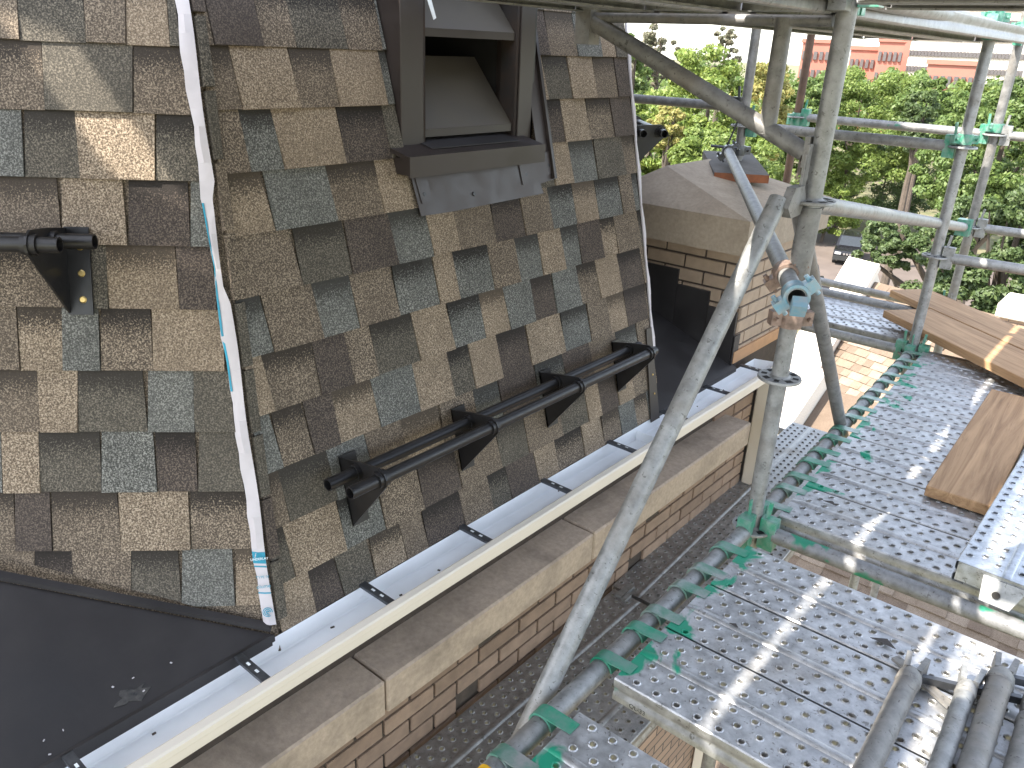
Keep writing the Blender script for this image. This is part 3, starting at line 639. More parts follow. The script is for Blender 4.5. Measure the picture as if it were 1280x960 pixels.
# ---- perforated steel planks
def plank_mesh(name, L, mat, holes=True, W=.238):
    m = MB(); hw = W/2; ys = [.0115, .046, .0805, .115]
    nl = int((L-.03)/.05); x0 = (L-nl*.05)/2
    for sg in (1, -1):
        for rI in range(3):
            ya, yb = ys[rI]*sg, ys[rI+1]*sg; yc = (ya+yb)/2; off = .025 if rI == 1 else 0
            if not holes: m.add([(0, ya, 0), (L, ya, 0), (L, yb, 0), (0, yb, 0)], [(0, 1, 2, 3) if sg > 0 else (3, 2, 1, 0)]); continue
            xa = x0+off; m.add([(0, ya, 0), (xa, ya, 0), (xa, yb, 0), (0, yb, 0)], [(0, 1, 2, 3)])
            nn = nl-(1 if off else 0)
            for i in range(nn):
                a, b = xa+i*.05, xa+(i+1)*.05; c = (a+b)/2; V = [(a, ya, 0), (b, ya, 0), (b, yb, 0), (a, yb, 0)]
                for rr, zz in ((.0112, 0), (.0086, .0024), (.0068, .001), (.0064, -.012)):
                    for k8 in range(8):
                        t = math.pi/8+k8*math.pi/4; V.append((c+rr*math.cos(t), yc+rr*math.sin(t)*sg, zz))
                F = []
                # ring index: 0 first quadrant up to 7
                r = lambda k: 4+k % 8
                F += [(2, r(0), r(1)), (3, r(2), r(3)), (0, r(4), r(5)), (1, r(6), r(7))]
                F += [(2, 3, r(2), r(1)), (3, 0, r(4), r(3)), (0, 1, r(6), r(5)), (1, 2, r(0), r(7))]
                for q in range(3):
                    for k8 in range(8): F.append((4+q*8+k8, 4+q*8+(k8+1) % 8, 12+q*8+(k8+1) % 8, 12+q*8+k8))
                m.add(V, F)
            xe = xa+nn*.05; m.add([(xe, ya, 0), (L, ya, 0), (L, yb, 0), (xe, yb, 0)], [(0, 1, 2, 3)])
        # flat margin, rolled edge and side channel
        q = [(.115, 0), (hw-.003, 0), (hw, -.003), (hw, -.022), (hw-.005, -.028), (hw-.005, -.036), (hw, -.042), (hw, -.060), (hw-.004, -.064), (hw-.03, -.064), (hw-.03, -.060), (hw-.006, -.059)]
        V = [(0, y*sg, z) for y, z in q]+[(L, y*sg, z) for y, z in q]; nq = len(q); m.add(V, [(i, i+1, nq+i+1, nq+i) for i in range(nq-1)])
    rb = [(-.0115, 0), (-.0085, .0045), (-.003, .006), (.003, .006), (.0085, .0045), (.0115, 0)]
    V = [(.0, y, 0) for y, z in rb]+[(.03, y, z) for y, z in rb]+[(L-.03, y, z) for y, z in rb]+[(L, y, 0) for y, z in rb]
    m.add(V, [(k6*6+i, k6*6+i+1, k6*6+7+i, k6*6+6+i) for k6 in range(3) for i in range(5)])
    for xx in (.001, L-.004): m.bb(xx, xx+.003, -hw+.006, hw-.006, -.058, -.0015)
    return m.mesh(name, mat, True)
hk = MB(); V = []; rt_, wd = .0255, .036
for k in range(15):
    t = R(-35+k*15); 
    for rr in (rt_, rt_+.005):
        for y in (-wd/2, wd/2): V.append((-.055-rr*math.cos(t+math.pi)*-1 if False else -.055+rr*math.cos(R(180)-t-R(0)), y, -.030+rr*math.sin(R(180)-t)))
for k in range(14):
    b = k*4; hk.f += [(b+2, b+3, b+7, b+6), (b, b+1, b+5, b+4), (b, b+2, b+6, b+4), (b+1, b+3, b+7, b+5)]
hk.v = V; hk.add([(-.055, -wd/2, .0008), (.022, -wd/2, .0008), (.022, wd/2, .0008), (-.055, wd/2, .0008), (-.055, -wd/2, -.0042), (.022, -wd/2, .0005), (.022, wd/2, .0005), (-.055, wd/2, -.0042)], [(0, 1, 2, 3), (0, 1, 5, 4), (3, 2, 6, 7), (1, 2, 6, 5)])
HOOKM = [hk.mesh('hook', mm_, True) for mm_ in (mat_simple('green_hook', (.012, .27, .155), .4, .15, .3, 22, c2=(.20, .27, .25)), mat_simple('worn_green_hook', (.07, .25, .17), .4, .4, .4, 22, c2=(.36, .37, .37)))]
PM = plank_mesh('steel_plank', 1.49, PLANK)
def plank(mesh, loc, rz, label, group, hooks=True, hl=1.49, rx=0):
    o = tag(bpy.data.objects.new('steel_plank', mesh), label, 'plank', group); col.objects.link(o)
    o.location = Vector(loc)+Vector((0, 0, Z0)); o.rotation_euler = (rx, 0, rz)
    if hooks:
        for y in (-.070, .070):
            h = bpy.data.objects.new('hook', HOOKM[0 if rnd.random() < .6 else 1]); col.objects.link(h); h.parent = o; h.location = (0, y, .0015)
    return o
ZD = -1.305; GP = 'perforated steel planks of the working deck'
PLS = []
def led(y, a, b): t = (y-ST[a][1])/(ST[b][1]-ST[a][1]); return ST[a][0]+(ST[b][0]-ST[a][0])*t
for i, y in enumerate((1.843, 1.597, 1.370, 1.000, .745, .49, .24)):
    n_ = ('nearest to the transom at the main upright', 'second from the transom below the loose tubes', 'third from the transom, bordering the open gap', 'just across the open gap with a yellow sticker on its ledger', 'second past the open gap', 'third past the open gap', 'fourth past the open gap')[i]
    PL_ = plank(PM, (led(y, 'near', 'main')+.056, y, ZD), R(1.2), 'perforated galvanised plank ' + n_, GP); PLS.append(PL_)
ORD = ('first', 'second', 'third', 'fourth', 'fifth', 'sixth', 'seventh')
for i in range(8):
    y = 2.302+.2455*i
    lab = 'perforated galvanised plank, ' + (ORD[i]+' beyond the transom towards the wooden boards' if i < 7 else 'last before the wooden boards')
    plank(PM, (led(y, 'main', 'rf')+.058, y, ZD), R(3.2), lab, GP)
m = MB(); a = Vector((led(.86, 'near', 'main'), .868, ZL)); m.lathe(a, (.0, 1, 0), [(TR+.0008, -.012), (TR+.0008, .018)], 20); tag(m.build('yellow_sticker', YELL, sc, True))
PLS[2]['o0'] = (0, 0, 0); text('QL-33', Face((0, 0, 0), (1, 0, 0), (0, -1, 0), R(90)), .065, -.050, .1195, .016, STEELD, PLS[2])
# lower walkway beside the wall
WL = plank_mesh('walkway_plank_mesh', 2.13, WALKM)
GW = 'walkway planks below the deck beside the wall'
plank(WL, (-1.268, .28, -2.065), R(90), 'dull perforated walkway plank tight against the brick wall', GW, False)
plank(WL, (-1.015, .28, -2.065), R(90), 'dull perforated walkway plank on the open side below the deck edge', GW, False)
plank(WL, (-1.287, 2.43, -2.065), R(90+2.6), 'perforated walkway plank against the wall below the stone band end', GW, False)
plank(WL, (-1.037, 2.44, -2.065), R(90+2.6), 'perforated walkway plank beside the base of the main upright', GW, False)
for y0_, xx in ((2.40, -1.25), (.3, -1.25), (4.56, -1.33)):
    m = MB(); m.tube((xx-.30, y0_, -2.155), (-.70, y0_, -2.155), TR, 16); m.build('transom', GALVD, sc, True)
m = MB()
for x in (-1.34, -1.20, -1.09, -.95):
    m.box((x, 2.42, -2.062), (.03, .10, .018)); m.box((x+.03, 2.385, -2.065), (.018, .05, .03))
m.build('plank_claws', GALV, sc)
# walkway round the corner
FW = plank_mesh('far_walkway_plank', 1.05, PLANK)
for i, y in enumerate((4.36, 4.61)):
    plank(FW, (-.93, y+.02, ZD), R(180), 'short perforated plank on the corner walkway, ' + ('its channel edge facing the lower roof' if i == 0 else 'beside the far ledger tube'), 'corner walkway planks', False)
m = MB(); m.tube((-2.1, 4.78, -1.29), (-.93, 4.78, -1.29), TR, 16); m.build('ledger', GALV, sc, True)
# upper level planks over the console and over the near bay
UP = plank_mesh('upper_plank_mesh', 2.5, PLANKU, False)
k = 0
for x in (-1.43, -1.19, -.905):
    for y in (-2.95, -.40, 2.13):
        plank(UP, (x, y, .162), R(90), 'plain upper level steel plank %s, %s' % (('beside the roof', 'in the middle of the row', 'along the uprights')[(-1.43, -1.19, -.905).index(x)], ('at the far bay', 'over the near bay', 'over the open end')[2-(-2.95, -.40, 2.13).index(y)] if False else ('over the open end', 'over the near bay', 'over the far bay')[(-2.95, -.40, 2.13).index(y)]), 'upper level planks', False)
UP2 = plank_mesh('upper_cross_plank', 1.49, PLANKU, False)
for i in range(13):
    y = 2.0-.25*i
    if i in (4, 9): continue
    plank(UP2, (-.66+.02*(i % 3), y, .172), R(1.2), 'upper level cross plank above the working deck, number %s from the main upright' % ('one two three four five six seven eight nine ten eleven twelve thirteen'.split()[i]), 'upper cross planks', False)
# added shade platform, out of view over the corner roof face
gd = Vector((.70, -.71, 0)).normalized()

# ---- loose things on the deck
def board(name, c, L, W, T, rz, label, mat, grp=None, tilt=0):
    m = MB(); m.bbox(-L/2, L/2, -W/2, W/2, 0, T, .003); o = bpy.data.objects.new(name, m.mesh(name, mat)); col.objects.link(o)
    o.location = Vector(c)+Vector((0, 0, Z0)); o.rotation_euler = (0, tilt, rz); return tag(o, label, 'board', grp)
ZS = ZD+.0065
board('wooden_board', (-.320, 3.175, ZS), 1.10, .195, .038, R(90+1.5), 'short brown wooden board lying along the deck beside the loose steel plank', WX, 'wooden boards')
t_, n_ = Vector((.793, -.609, 0)), Vector((.609, .793, 0))
def tn(t, n, z): p = t_*t+n_*n; return (p.x, p.y, z)
ang = math.atan2(-.609, .793)
board('wooden_board', tn(-3.56+1.25, 2.835+.143, ZS+.0385), 2.5, .286, .040, ang, 'wide brown wooden plank laid diagonally across the deck corner', WX, 'wooden boards')
board('wooden_board', tn(-3.92+1.25, 3.135+.125, ZS+.0385), 2.5, .25, .040, ang, 'brown wooden plank laid behind the wide diagonal one at the deck corner', WX, 'wooden boards')
LP = plank_mesh('loose_plank_mesh', 1.6, mat_galv('bright_plank', .46, .85, .34, (.95, 1, 1.07), .1))
lp = plank(LP, (-.098, 2.185, ZD+.0712), R(90-.6), 'loose bright perforated steel plank lying lengthwise on the deck beside the short board', 'loose steel planks', False)
m = MB(); m.prism([(-.002, -.085, -.012), (-.002, .02, -.012), (-.03, .012, -.072), (-.03, -.06, -.072)], (.004, 0, 0)); e = inst('end_plate', m.mesh('end_plate', GALV), lp, (0, 0.03, 0))
m = MB(); m.lathe((-.0215, -.02, -.045), (-1, 0, .45), [(0, 0), (.010, 0)], 16); inst('end_hole', m.mesh('end_hole', DARKI), lp, (-.002, .028, 0))
def loose_tube(p0, p1, label, r=TR, mat=GALVD):
    p0 = Vector(p0); p1 = Vector(p1); d = (p1-p0).normalized(); rt = empty('loose_ledger_tube', (p0.x, p0.y, ZD), label, 'tube', 'loose scaffold tubes on the deck')
    m = MB(); m.tube(p0, p1, r, 20); m.build('tube', mat, rt, True); s = Vector((-d.y, d.x, 0))
    rot = Matrix((d, s, Vector((0, 0, 1)))).transposed(); m = MB()
    m.lathe(p0+d*.012, -d, [(r, 0), (r*1.12, .004), (r*1.05, .03), (r*.8, .045), (r*.5, .048)], 16)
    for sg in (1, -1): m.box(p0-d*.055+s*.016*sg, (.055, .012, .040), rot @ Matrix.Rotation(-.12*sg, 3, 'Z'))
    m.build('forked_head', mat, rt, True); m = MB(); m.box(p0-d*.05+s*.045+Vector((0, 0, -.008)), (.012, .115, .018), rot @ Matrix.Rotation(.35, 3, 'Z')); m.build('wedge', STEELD, rt); return rt
zt = ZD+.0065+TR*1.12
loose_tube((-.186, 1.660, zt), (-.150, .62, zt), 'loose galvanised tube with forked end lying apart on the deck planks')
loose_tube((-.080, 1.710, zt), (-.040, .70, zt), 'thin loose tube lying beside the thick forked tube', .0195, GALV)
loose_tube((-.030, 1.800, zt+.001), (.005, .75, zt+.001), 'thick loose tube with slotted fork end lying between two others', .026)
loose_tube((.045, 1.70, zt), (.07, .7, zt), 'loose tube with round wedge head lying outermost on the deck')
m = MB(); m.box((-.165, 1.71, ZS+.006), (.16, .022, .008), Matrix.Rotation(-.5, 3, 'Z')); thing(m, 'loose_wedge', GALVD, 'flat steel wedge lying under the loose tube heads', 'wedge')
LEAFD = mat_simple('dry_leaf', (.055, .048, .045), .8)
for px, py, s, lab in ((1105, 802, .03, 'dark triangular scrap lying flat on the deck plank'), (1038, 628, .022, 'thin dark twig scrap lying on the far deck'), (918, 781, .012, 'tiny dark scrap beside the plank seam')):
    c = onz(px, py, ZS); m = MB(); m.prism([c+Vector((-s, -s*.3, 0)), c+Vector((s, -s*.3, 0)), c+Vector((s*.1, s*.5, 0))], (0, 0, .0015)); thing(m, 'dry_scrap', LEAFD, lab, 'scrap')
# ---- unseen platform added to shade the corner roof face (slot shaped for its sun patches)
def back(px, py, z=2.13):
    d = ray(px, py); p = d*(FL.O.dot(FL.w)/d.dot(FL.w)); return p+SUN*((z-p.z)/SUN.z)
ga, gb = back(40, 20), back(215, 262); gd = (gb-ga); gd.z = 0; gl = gd.length; gd.normalize(); gn = Vector((-gd.y, gd.x, 0))
if gn.dot(Vector((S2, -S2, 0))) < 0: gn = -gn
mid = (ga+gb)/2; ga_ = math.atan2(gd.y, gd.x)
UP3 = plank_mesh('shade_plank_mesh', 3.4, PLANKU, False)
for i, o_ in enumerate([-.205-.245*k for k in range(4)]+[.195+.245*k for k in range(2)]):
    c = mid+gn*o_-gd*1.7
    plank(UP3, (c.x, c.y, 2.16), ga_, 'plain steel plank of the added shade platform, %s from its slot on the %s side' % (('first', 'second', 'third', 'fourth')[i % 4], 'roof' if i < 4 else 'open'), 'added shade platform planks', False)
FIL = plank_mesh('filler_plank_mesh', 1.5, PLANKU, False)  # fillers added to cut the sunlit slot to length
for t0_, lab_ in ((.21, 'outer'), (-1.72, 'inner')):
    c = mid+gd*t0_; plank(FIL, (c.x, c.y, 2.228), ga_, 'short steel plank covering the %s end of the slot in the added shade platform' % lab_, 'added shade platform planks', False)
pf = empty('shade_platform_frame', (mid.x, mid.y, 2.0), 'tube bearers under the added shade platform above the corner roof face', 'scaffold')
for t in (-1.2, -.15, .10, .62, 1.3):
    m = MB(); m.tube(mid+gd*t-gn*1.3+Vector((0, 0, -.075)), mid+gd*t+gn*.7+Vector((0, 0, -.075)), TR if t not in (-.15, .10) else .035, 12); m.build('bearer_tube', GALV, pf, True)
# ================================================================ lower house with tan shingles
LT = [mat_shingle('tan_shingle_%d' % i, *t, 0) for i, t in enumerate((((.10, .075, .054), (.19, .145, .108), (.29, .23, .175)), ((.08, .057, .043), (.15, .112, .083), (.23, .178, .135)), ((.12, .092, .07), (.23, .182, .14), (.32, .262, .205))))]
lh = empty('lower_house', (-1.0, 12, G), 'lower neighbouring house with sunlit tan shingle roof and white raked parapet', 'house')
def face_from(px, py, h, rowdir, out, pitch):
    return Face(athd(px, py, h), rowdir, out, pitch)
RA = R(15)
F1 = face_from(1085, 450, 13.5, (math.cos(RA), -math.sin(RA), 0), (-math.sin(RA), -math.cos(RA), 0), R(38))
def uv_on(face, px, py):
    d = ray(px, py); t = face.O.dot(face.w)/d.dot(face.w); p = d*t-face.O; return p.dot(face.u), p.dot(face.v)
e0, e1, e2 = uv_on(F1, 1000, 515), uv_on(F1, 1056, 417), uv_on(F1, 1092, 352)
lo_v, hi_v = e0[1]-2.6, e2[1]
eu = lambda v: e0[0]+(e1[0]-e0[0])*(v-e0[1])/(e1[1]-e0[1])
m = MB(); m.prism([F1.p(*q, -.004) for q in ((eu(lo_v), lo_v), (5.0, lo_v), (5.0, hi_v), (eu(hi_v), hi_v))], -F1.w*.1); r1 = m.build('front_roof_slope', LT[1], lh)
def shingles2(face, part, v0, ex, nrow, ua, ub, seed, clips=()):
    rr = random.Random(seed)
    for j in range(nrow):
        vb = v0+ex*j; u = ua-rr.random()*.2; up = True
        while u < ub:
            wd = rr.choice((.13, .16, .19, .22)); pc = [(u, vb), (u+wd, vb), (u+wd, vb+ex+.02), (u, vb+ex+.02)]
            for c in clips: pc = clip(pc, *c) if len(pc) > 2 else pc
            if area(pc) > .004:
                tb = .030 if up else .018; m = MB(); n = len(pc)
                top = [face.p(a, b, .004+(tb-.004)*(1-(b-vb)/(ex+.02))) for a, b in pc]; bot = [face.p(a, b, .002) for a, b in pc]
                m.add(top+bot, [tuple(range(n)), tuple(range(n, 2*n))[::-1]]+[(i, n+i, n+(i+1) % n, (i+1) % n) for i in range(n)])
                m.build('shingle', rr.choice(LT), part)
            u += wd; up = not up
k_ = (e1[0]-e0[0])/(e1[1]-e0[1])
vA = uv_on(F1, 1025, 600)[1]
shingles2(F1, r1, vA, .15, int((hi_v-vA)/.15), e0[0]-.6, uv_on(F1, 1140, 440)[0]+.3, 3, [(1, -k_, -(e0[0]-k_*e0[1])-.02)])
# raked parapet: thick stone coping along the roof edge
WST = mat_stone('white_stone', (.66, .60, .52), (.45, .38, .30), .25)
def strip3(u0, u1, w0, w1, va, vb): return [F1.p(eu(va)+u0, va, w0), F1.p(eu(va)+u1, va, w0), F1.p(eu(vb)+u1, vb, w0), F1.p(eu(vb)+u0, vb, w0)]
m = MB(); m.prism(strip3(-.52, 0, -.9, 0, lo_v, hi_v+.15), F1.w*1.0); m.build('raked_parapet', WST, lh)
m = MB(); m.prism(strip3(-.56, .04, .102, 0, lo_v-.05, hi_v+.22), F1.w*.12); m.build('parapet_coping', WST, lh)
m = MB(); m.prism(strip3(-.84, -.525, -.3, 0, lo_v, hi_v-.6), F1.w*.22); m.build('parapet_moulding', CREAM, lh)
F2 = face_from(1130, 762, 6.3, (1, 0, 0), (0, -1, 0), R(24))
m = MB(); m.prism([F2.p(*q, -.004) for q in ((-1.55, -2.2), (5, -2.2), (5, 2.2), (-1.55, 2.2))], -F2.w*.1); r2 = m.build('porch_roof_slope', LT[1], lh)
shingles2(F2, r2, -1.1, .145, 14, -1.5, 1.7, 4)
m = MB(); m.prism([F2.p(*q, -.1) for q in ((-1.85, -2.2), (-1.555, -2.2), (-1.555, 2.2), (-1.85, 2.2))], F2.w*.35); m.build('porch_coping', WST, lh)
c1, c2 = F1.p(eu(lo_v), lo_v), F1.p(5, hi_v)
wallm = mat_brickwall('house_brickwork', (.36, .25, .17), (.28, .19, .13), (.12, .09, .07), rot=(R(90), 0, 0))
m = MB(); q = [F1.p(eu(lo_v)-.3, lo_v, 0), F1.p(5, lo_v, 0)]; d_ = Vector((math.sin(RA), math.cos(RA), 0))
m.prism([(p.x, p.y, G) for p in (q[0]+d_*.3, q[1]+d_*.3, q[1]+d_*7, q[0]+d_*7)], (0, 0, c1.z-.25-G)); m.build('house_wall', wallm, lh)
ptop = F2.p(0, -2.2).z
m = MB(); a = F2.p(-1.7, -2.2); b = F2.p(5, 2.2); m.bb(a.x, b.x, a.y+.2, b.y, G, a.z-.12); m.build('porch_wall', wallm, lh)
# brick pier with pale cap, and low coping leading to it
pr = athd(1284, 405, 12.0); pier = empty('brick_pier', (pr.x, pr.y, G), 'tan brick pier with pale stone cap beyond the wooden boards', 'pier')
MB().bb(pr.x-.32, pr.x+.35, pr.y, pr.y+.6, G, pr.z+.02).build('shaft', wallm, pier); MB().bbox(pr.x-.38, pr.x+.41, pr.y-.06, pr.y+.66, pr.z+.021, pr.z+.22, .02).build('cap', WST, pier)
pc = athd(1250, 428, 11.0); m = MB(); m.box(pc, (1.6, .35, .16), Matrix.Rotation(-.35, 3, 'Z')); thing(m, 'parapet_coping_stone', WST, 'low pale coping stone running up to the brick pier', 'coping')
# ================================================================ trees
def np_mesh(name, V, F, mat):
    me = bpy.data.meshes.new(name); me.vertices.add(len(V)); me.vertices.foreach_set('co', V.astype(np.float32).ravel())
    nf = len(F); me.loops.add(nf*4); me.loops.foreach_set('vertex_index', F.astype(np.int32).ravel()); me.polygons.add(nf)
    me.polygons.foreach_set('loop_start', np.arange(0, nf*4, 4, dtype=np.int32)); me.update(calc_edges=True); me.materials.append(mat); return me
BARK = mat_simple('bark', (.075, .058, .045), .95, 0, .35, 6)
def tree(px, ptop, h, wpx, pbot, mat, label, seed, n=14000, leaf=.13, nclump=70, tight=.16, name='leafy_tree', flat=1.0, tb=(0, 0), group='trees beyond the scaffold'):
    rg = np.random.default_rng(seed); rr = random.Random(seed)
    top = athd(px, ptop, h).z; bot = athd(px, pbot, h).z; c = athd(px, (ptop+pbot)/2, h); R0 = wpx/2000*h*.97; n = int(n*2.8); leaf = leaf*.58; nclump = int(nclump*1.6); tight = tight*.85
    rz = (top-bot)/2; rt = empty(name, (c.x, c.y, G), label, 'tree', group)
    cz = (top+bot)/2-G
    D = rg.normal(size=(nclump, 3)); D /= np.linalg.norm(D, axis=1)[:, None]; rad = rg.uniform(.25, 1, nclump)**.5
    C = D*rad[:, None]*np.array([R0*.86, R0*.86, rz*.88]); C[:, 2] += cz
    cr = (R0+rz)/2*tight*rg.uniform(.7, 1.5, nclump)
    idx = rg.integers(0, nclump, n); off = rg.normal(size=(n, 3)); off /= np.linalg.norm(off, axis=1)[:, None]; off *= (rg.uniform(0, 1, n)**.42)[:, None]
    off[:, 2] *= .62*flat; P = C[idx]+off*cr[idx][:, None]
    nrm = off+rg.normal(size=(n, 3))*.6+np.array([0, 0, .5]); nrm /= np.linalg.norm(nrm, axis=1)[:, None]
    a = np.cross(nrm, rg.normal(size=(n, 3))); a /= np.linalg.norm(a, axis=1)[:, None]; b = np.cross(nrm, a); s = leaf*rg.uniform(.5, 1.55, n)[:, None]
    V = np.stack([P-a*s, P+b*s*.5+nrm*s*.15, P+a*s, P-b*s*.5+nrm*s*.15], 1).reshape(-1, 3); F = np.arange(n*4).reshape(-1, 4)
    me = np_mesh('crown', V, F, mat); inst('crown', me, rt, (0, 0, 0))
    m = MB(); H = cz; r0 = .10+.018*H
    m.path([(tb[0], tb[1], 0), (tb[0]*.9+.1, tb[1]*.9+.05, H*.35), (tb[0]*.6, tb[1]*.6+.15, H*.7), (.1, .1, cz+rz*.5)], [r0, r0*.75, r0*.55, r0*.15], 8)
    for k in range(5):
        e = C[rr.randrange(nclump)]; z = rr.uniform(.72, 1.0)*H; m.path([(0.05+tb[0]*(1-z/H), .1+tb[1]*(1-z/H), z), tuple(e*.55+np.array([0, 0, z*.45])), tuple(e)], [r0*.3, r0*.15, r0*.04], 5)
    inst('trunk', m.mesh('trunk', BARK), rt, (0, 0, 0)); return rt
LIME = mat_leaf('lime_leaf', (.15, .225, .045), (.24, .29, .065), .42); YEL = mat_leaf('yellow_leaf', (.36, .30, .10), (.25, .27, .08), .42); MIDG = mat_leaf('mid_green_leaf', (.09, .15, .038), (.155, .21, .058), .42)
DARKG = mat_leaf('dark_green_leaf', (.050, .085, .028), (.10, .14, .045)); OLIVE = mat_leaf('olive_leaf', (.12, .185, .038), (.19, .24, .057), .42); GREY = mat_leaf('grey_brown_leaf', (.20, .165, .125), (.16, .18, .10), .42)
tree(880, 42, 34, 150, 250, LIME, 'tall bright lime green tree behind the console bracket', 1, 16000)
tree(800, 100, 30, 110, 260, LIME, 'lime green tree showing between the roof edge and the snow guard', 2, 10000)
tree(835, 130, 27, 60, 190, YEL, 'small yellow seeded tree among the lime green ones', 3, 3500, .10, 30)
tree(950, 62, 40, 90, 230, YEL, 'yellow tinged tree behind the rusty upright', 4, 9000, .13)
tree(905, 140, 26, 190, 330, OLIVE, 'wide green tree filling the space above the chimney cap', 5, 16000, .11)
tree(1068, 78, 72, 250, 240, OLIVE, 'broad feathery green tree beside the main upright', 6, 26000, .19, 120, .13)
tree(822, 20, 60, 60, 120, GREY, 'thin greyish tree rising over the lime green tree', 7, 3200, .16, 40, .13)
tree(903, 24, 64, 45, 120, GREY, 'sparse brownish tree top beside the tall lime green tree', 8, 2600, .16, 34, .13)
tree(790, 32, 52, 50, 150, MIDG, 'slender green tree close to the roof edge', 9, 3000, .15, 30)
tree(1245, 92, 30, 170, 300, MIDG, 'large green tree behind the paired right uprights', 10, 22000, .11, 100, .14)
tree(1255, 215, 19, 230, 440, DARKG, 'big dark green tree hanging low past the brick pier', 12, 26000, .085, 120, .12)
tree(1112, 266, 21, 92, 346, DARKG, 'drooping dark leafy branch crown above the parked car', 13, 9000, .075, 50, .14, tb=(4.2, .6))
tree(1036, 205, 68, 110, 300, LIME, 'bright green bush tree above the parked car', 14, 9000, .14)
tree(1105, 170, 78, 150, 285, DARKG, 'dark tree added to stand in for shade between the feathery tree and the street', 15, 12000, .16)  # added tree; its dark leaves stand in for shade under the feathery crown
tree(1158, 88, 62, 90, 200, MIDG, 'round green tree in front of the red brick blocks', 16, 7000, .20)
tree(1205, 96, 70, 110, 200, OLIVE, 'distant olive tree in front of the white office block', 17, 7000, .22)
tree(1150, 105, 48, 40, 200, DARKG, 'narrow dark conifer among the distant trees', 18, 4000, .15, 40, .2, 'conifer_tree')
tree(1010, 84, 66, 120, 200, MIDG, 'distant green tree between the rusty upright and the main upright', 19, 7000, .22)
tree(970, 150, 68, 150, 300, MIDG, 'mid green tree low behind the rails', 20, 10000, .16)
tree(1275, 88, 90, 90, 160, DARKG, 'far dark tree below the white office block', 22, 4000, .3)
# ================================================================ vehicles and street things
def suv(loc, rz, label, paint):
    rt = empty('parked_car', loc, label, 'car', 'cars parked on the street', (0, 0, rz)); o0 = Vector(loc)
    P_ = mat_simple('car_paint_'+label[:6], paint, .18, 0, .05, 3); GL = mat_simple('car_glass', (.03, .035, .04), .05); TY = mat_simple('tyre', (.02, .02, .02), .85); CHR = mat_simple('chrome', (.7, .7, .7), .15, .9); LAMP = mat_simple('headlamp', (.8, .82, .85), .1, .3)
    def part(mb, name, mat, sm=False): mb.v = [tuple(Vector(v)+o0) for v in mb.v]; return mb.build(name, mat, rt, sm)
    side = [(-2.3, .45), (-2.32, .95), (-2.2, 1.12), (1.05, 1.15), (1.15, 1.13), (2.1, 1.02), (2.3, .85), (2.33, .45), (1.95, .38), (-2.0, .38)]
    m = MB(); m.prism([(x, -.92, z) for x, z in side], (0, 1.84, 0)); part(m, 'body', P_)
    cab = [(-2.2, 1.12), (-2.05, 1.70), (-1.8, 1.78), (.25, 1.78), (1.05, 1.15)]; n5 = len(cab)
    m = MB(); V = [(x, -.90+.12*(z-1.12)/.6, z) for x, z in cab]+[(x, .90-.12*(z-1.12)/.6, z) for x, z in cab]
    m.add(V, [tuple(range(n5)), tuple(range(n5, 2*n5))[::-1]]+[(i, (i+1) % n5, n5+(i+1) % n5, n5+i) for i in range(n5)]); part(m, 'cabin', P_)
    m = MB(); m.prism([(1.02, -.72, 1.20), (1.02, .72, 1.20), (.32, .66, 1.74), (.32, -.66, 1.74)], (.02, 0, .015)); part(m, 'windscreen', GL)
    for s in (-1, 1):
        for x0, x1, t0, t1 in ((-1.95, -.95, -1.85, -.95), (-.85, .78, -.85, .22)):
            m = MB(); m.prism([(x0, s*.892, 1.2), (x1, s*.892, 1.2), (t1, s*.80, 1.68), (t0, s*.80, 1.68)], (0, s*.012, .004)); part(m, 'side_window', GL)
        m = MB(); m.bb(2.25, 2.345, s*.62-.2, s*.62+.2, .80, .95); part(m, 'headlight', LAMP); m = MB(); m.bb(.75, .95, s*1.0-.09, s*1.0+.09, 1.12, 1.28); part(m, 'mirror', P_)
        for x in (-1.42, 1.45):
            m = MB(); m.tube((x, s*.70, .36), (x, s*.935, .36), .36, 20); wq = part(m, 'wheel', TY, True); m = MB(); m.tube((x, s*.90, .36), (x, s*.945, .36), .23, 14); part(m, 'rim', CHR)
    for y in (-.2, 0, .2): m = MB(); m.box((2.335, y, .85), (.03, .13, .14)); part(m, 'grille_bar', CHR)
    m = MB(); m.bb(2.33, 2.35, -.26, .26, .52, .64); part(m, 'number_plate', LAMP); m = MB(); m.bb(2.28, 2.40, -.9, .9, .40, .70); part(m, 'bumper', TY)
    for s in (-.62, .62): m = MB(); m.bb(-1.6, .1, s-.02, s+.02, 1.80, 1.84); part(m, 'roof_rail', CHR)
    return rt
c = onz(1056, 333, G); suv((c.x-.6, c.y+2.2, G+.013), R(-75), 'black car facing the building, parked under the bright green bush tree', (.012, .012, .014))
c = onz(1024, 378, G); suv((c.x-1.8, c.y+1.5, G+.013), R(-62), 'dark grey car partly hidden behind the scaffold brace', (.03, .03, .033))
c = athd(1174, 372, 46); c = onz(1174, 371, G); m = MB(); m.tube((c.x, c.y, G), (c.x+.35, c.y+.2, G+3.6), .13, 10); op = empty('orange_pole', (c.x, c.y, G), 'leaning orange pole standing by the street', 'pole')
m.build('pole', mat_simple('orange_paint', (.50, .13, .035), .6), op); m = MB(); m.tube((c.x+.2, c.y+.11, G+2.05), (c.x+.215, c.y+.12, G+2.25), .137, 10); m.build('white_band', WHITEP, op)
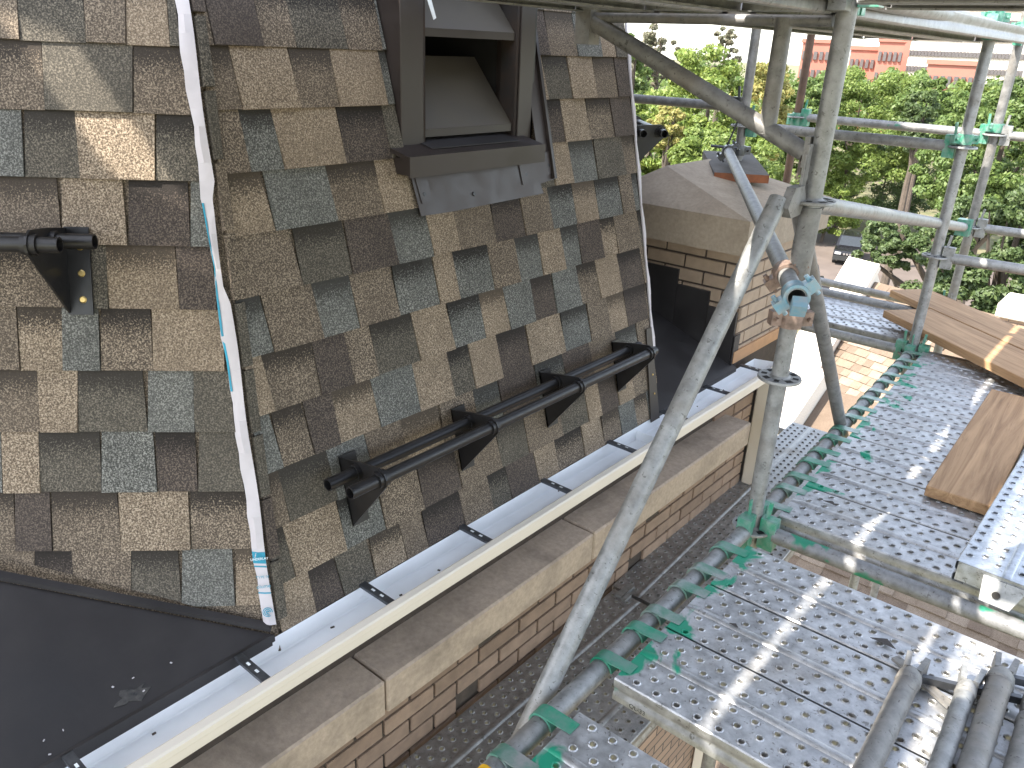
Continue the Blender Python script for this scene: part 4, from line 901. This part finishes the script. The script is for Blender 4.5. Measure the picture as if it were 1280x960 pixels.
# ================================================================ far buildings
PINK = mat_simple('red_brick_far', (.34, .135, .10), .9, 0, .1, .3); PALE = mat_simple('pale_concrete_far', (.62, .56, .48), .9, 0, .06, .2); WIN = mat_simple('far_window', (.10, .09, .09), .3)
def block(name, px0, px1, ptop, h, depth, mat, label, floors, cols, wfrac=.6, base=G, hfrac=.45):
    a, b = athd(px0, ptop, h), athd(px1, ptop, h); top = a.z; rt = empty(name, ((a.x+b.x)/2, (a.y+b.y)/2, G), label, 'building')
    d = Vector((b.x-a.x, b.y-a.y, 0)); L = d.length; d.normalize(); nn = Vector((-d.y, d.x, 0)); 
    if nn.dot(Vector((a.x, a.y, 0))) < 0: nn = -nn
    m = MB(); q = [Vector((a.x, a.y, G)), Vector((b.x, b.y, G))]; m.prism([q[0], q[1], q[1]+nn*depth, q[0]+nn*depth], (0, 0, top-G)); m.build('wall', mat, rt)
    m = MB(); m.prism([q[0]-nn*.3-d*.3, q[1]-nn*.3+d*.3, q[1]+nn*depth, q[0]+nn*depth], (0, 0, .7))
    for i in range(len(m.v)): m.v[i] = (m.v[i][0], m.v[i][1], m.v[i][2]+top-G)
    m.build('roof_edge', mat, rt)
    fh = 3.5; wl = L/cols; wm = MB(); wm.box((0, 0, 0), (wl*wfrac, .5, fh*hfrac), Matrix.Rotation(math.atan2(d.y, d.x), 3, 'Z')); wme = wm.mesh('window', WIN)
    for f in range(floors):
        for c in range(cols): p = q[0]+d*(wl*(c+.5))-nn*.1; inst('window', wme, rt, Vector((p.x, p.y, top-2.4-fh*f))-Vector(rt['o0']))
    return rt
block('office_block', 1146, 1300, 12, 230, 30, PALE, 'wide pale office block with rows of dark window bands on the skyline', 7, 34, .82, hfrac=.33)
block('brick_block', 1004, 1062, 53, 190, 25, PINK, 'low red brick block seen between the rusty and the main upright', 4, 8)
block('brick_block', 1064, 1110, 62, 180, 22, PINK, 'red brick block with windows right of the main upright', 4, 7)
block('brick_block', 1100, 1132, 52, 170, 22, PINK, 'taller red brick block before the tower', 4, 5)
block('brick_tower', 1136, 1149, 8, 200, 14, PINK, 'slim red brick tower beside the pale office block', 1, 1, .3)
block('brick_block', 1160, 1222, 80, 150, 20, PINK, 'low red brick wing before the pale office block', 1, 7)

# distant wood behind the near trees
rg = np.random.default_rng(5); n = 110000; az = np.radians(rg.uniform(-75, 40, n)); hh = rg.uniform(85, 150, n)
zt = 11.5+.6*np.sin(az*37)+.6*np.sin(az*91+1)+.8*np.sin(az*190); Pz = zt*np.sqrt(rg.uniform(0, 1, n))
Pp = np.stack([np.sin(az)*hh, np.cos(az)*hh, Pz], 1); nr = rg.normal(size=(n, 3))+np.array([0, 0, .6]); nr /= np.linalg.norm(nr, axis=1)[:, None]
a = np.cross(nr, rg.normal(size=(n, 3))); a /= np.linalg.norm(a, axis=1)[:, None]; b = np.cross(nr, a); sz = .27*rg.uniform(.6, 1.4, n)[:, None]
V = np.stack([Pp-a*sz, Pp+b*sz*.6, Pp+a*sz, Pp-b*sz*.6], 1).reshape(-1, 3)
o = bpy.data.objects.new('distant_wood', np_mesh('distant_wood', V, np.arange(n*4).reshape(-1, 4), MIDG)); col.objects.link(o); tag(o, 'far off mass of green treetops along the skyline', 'wood', kind='stuff')
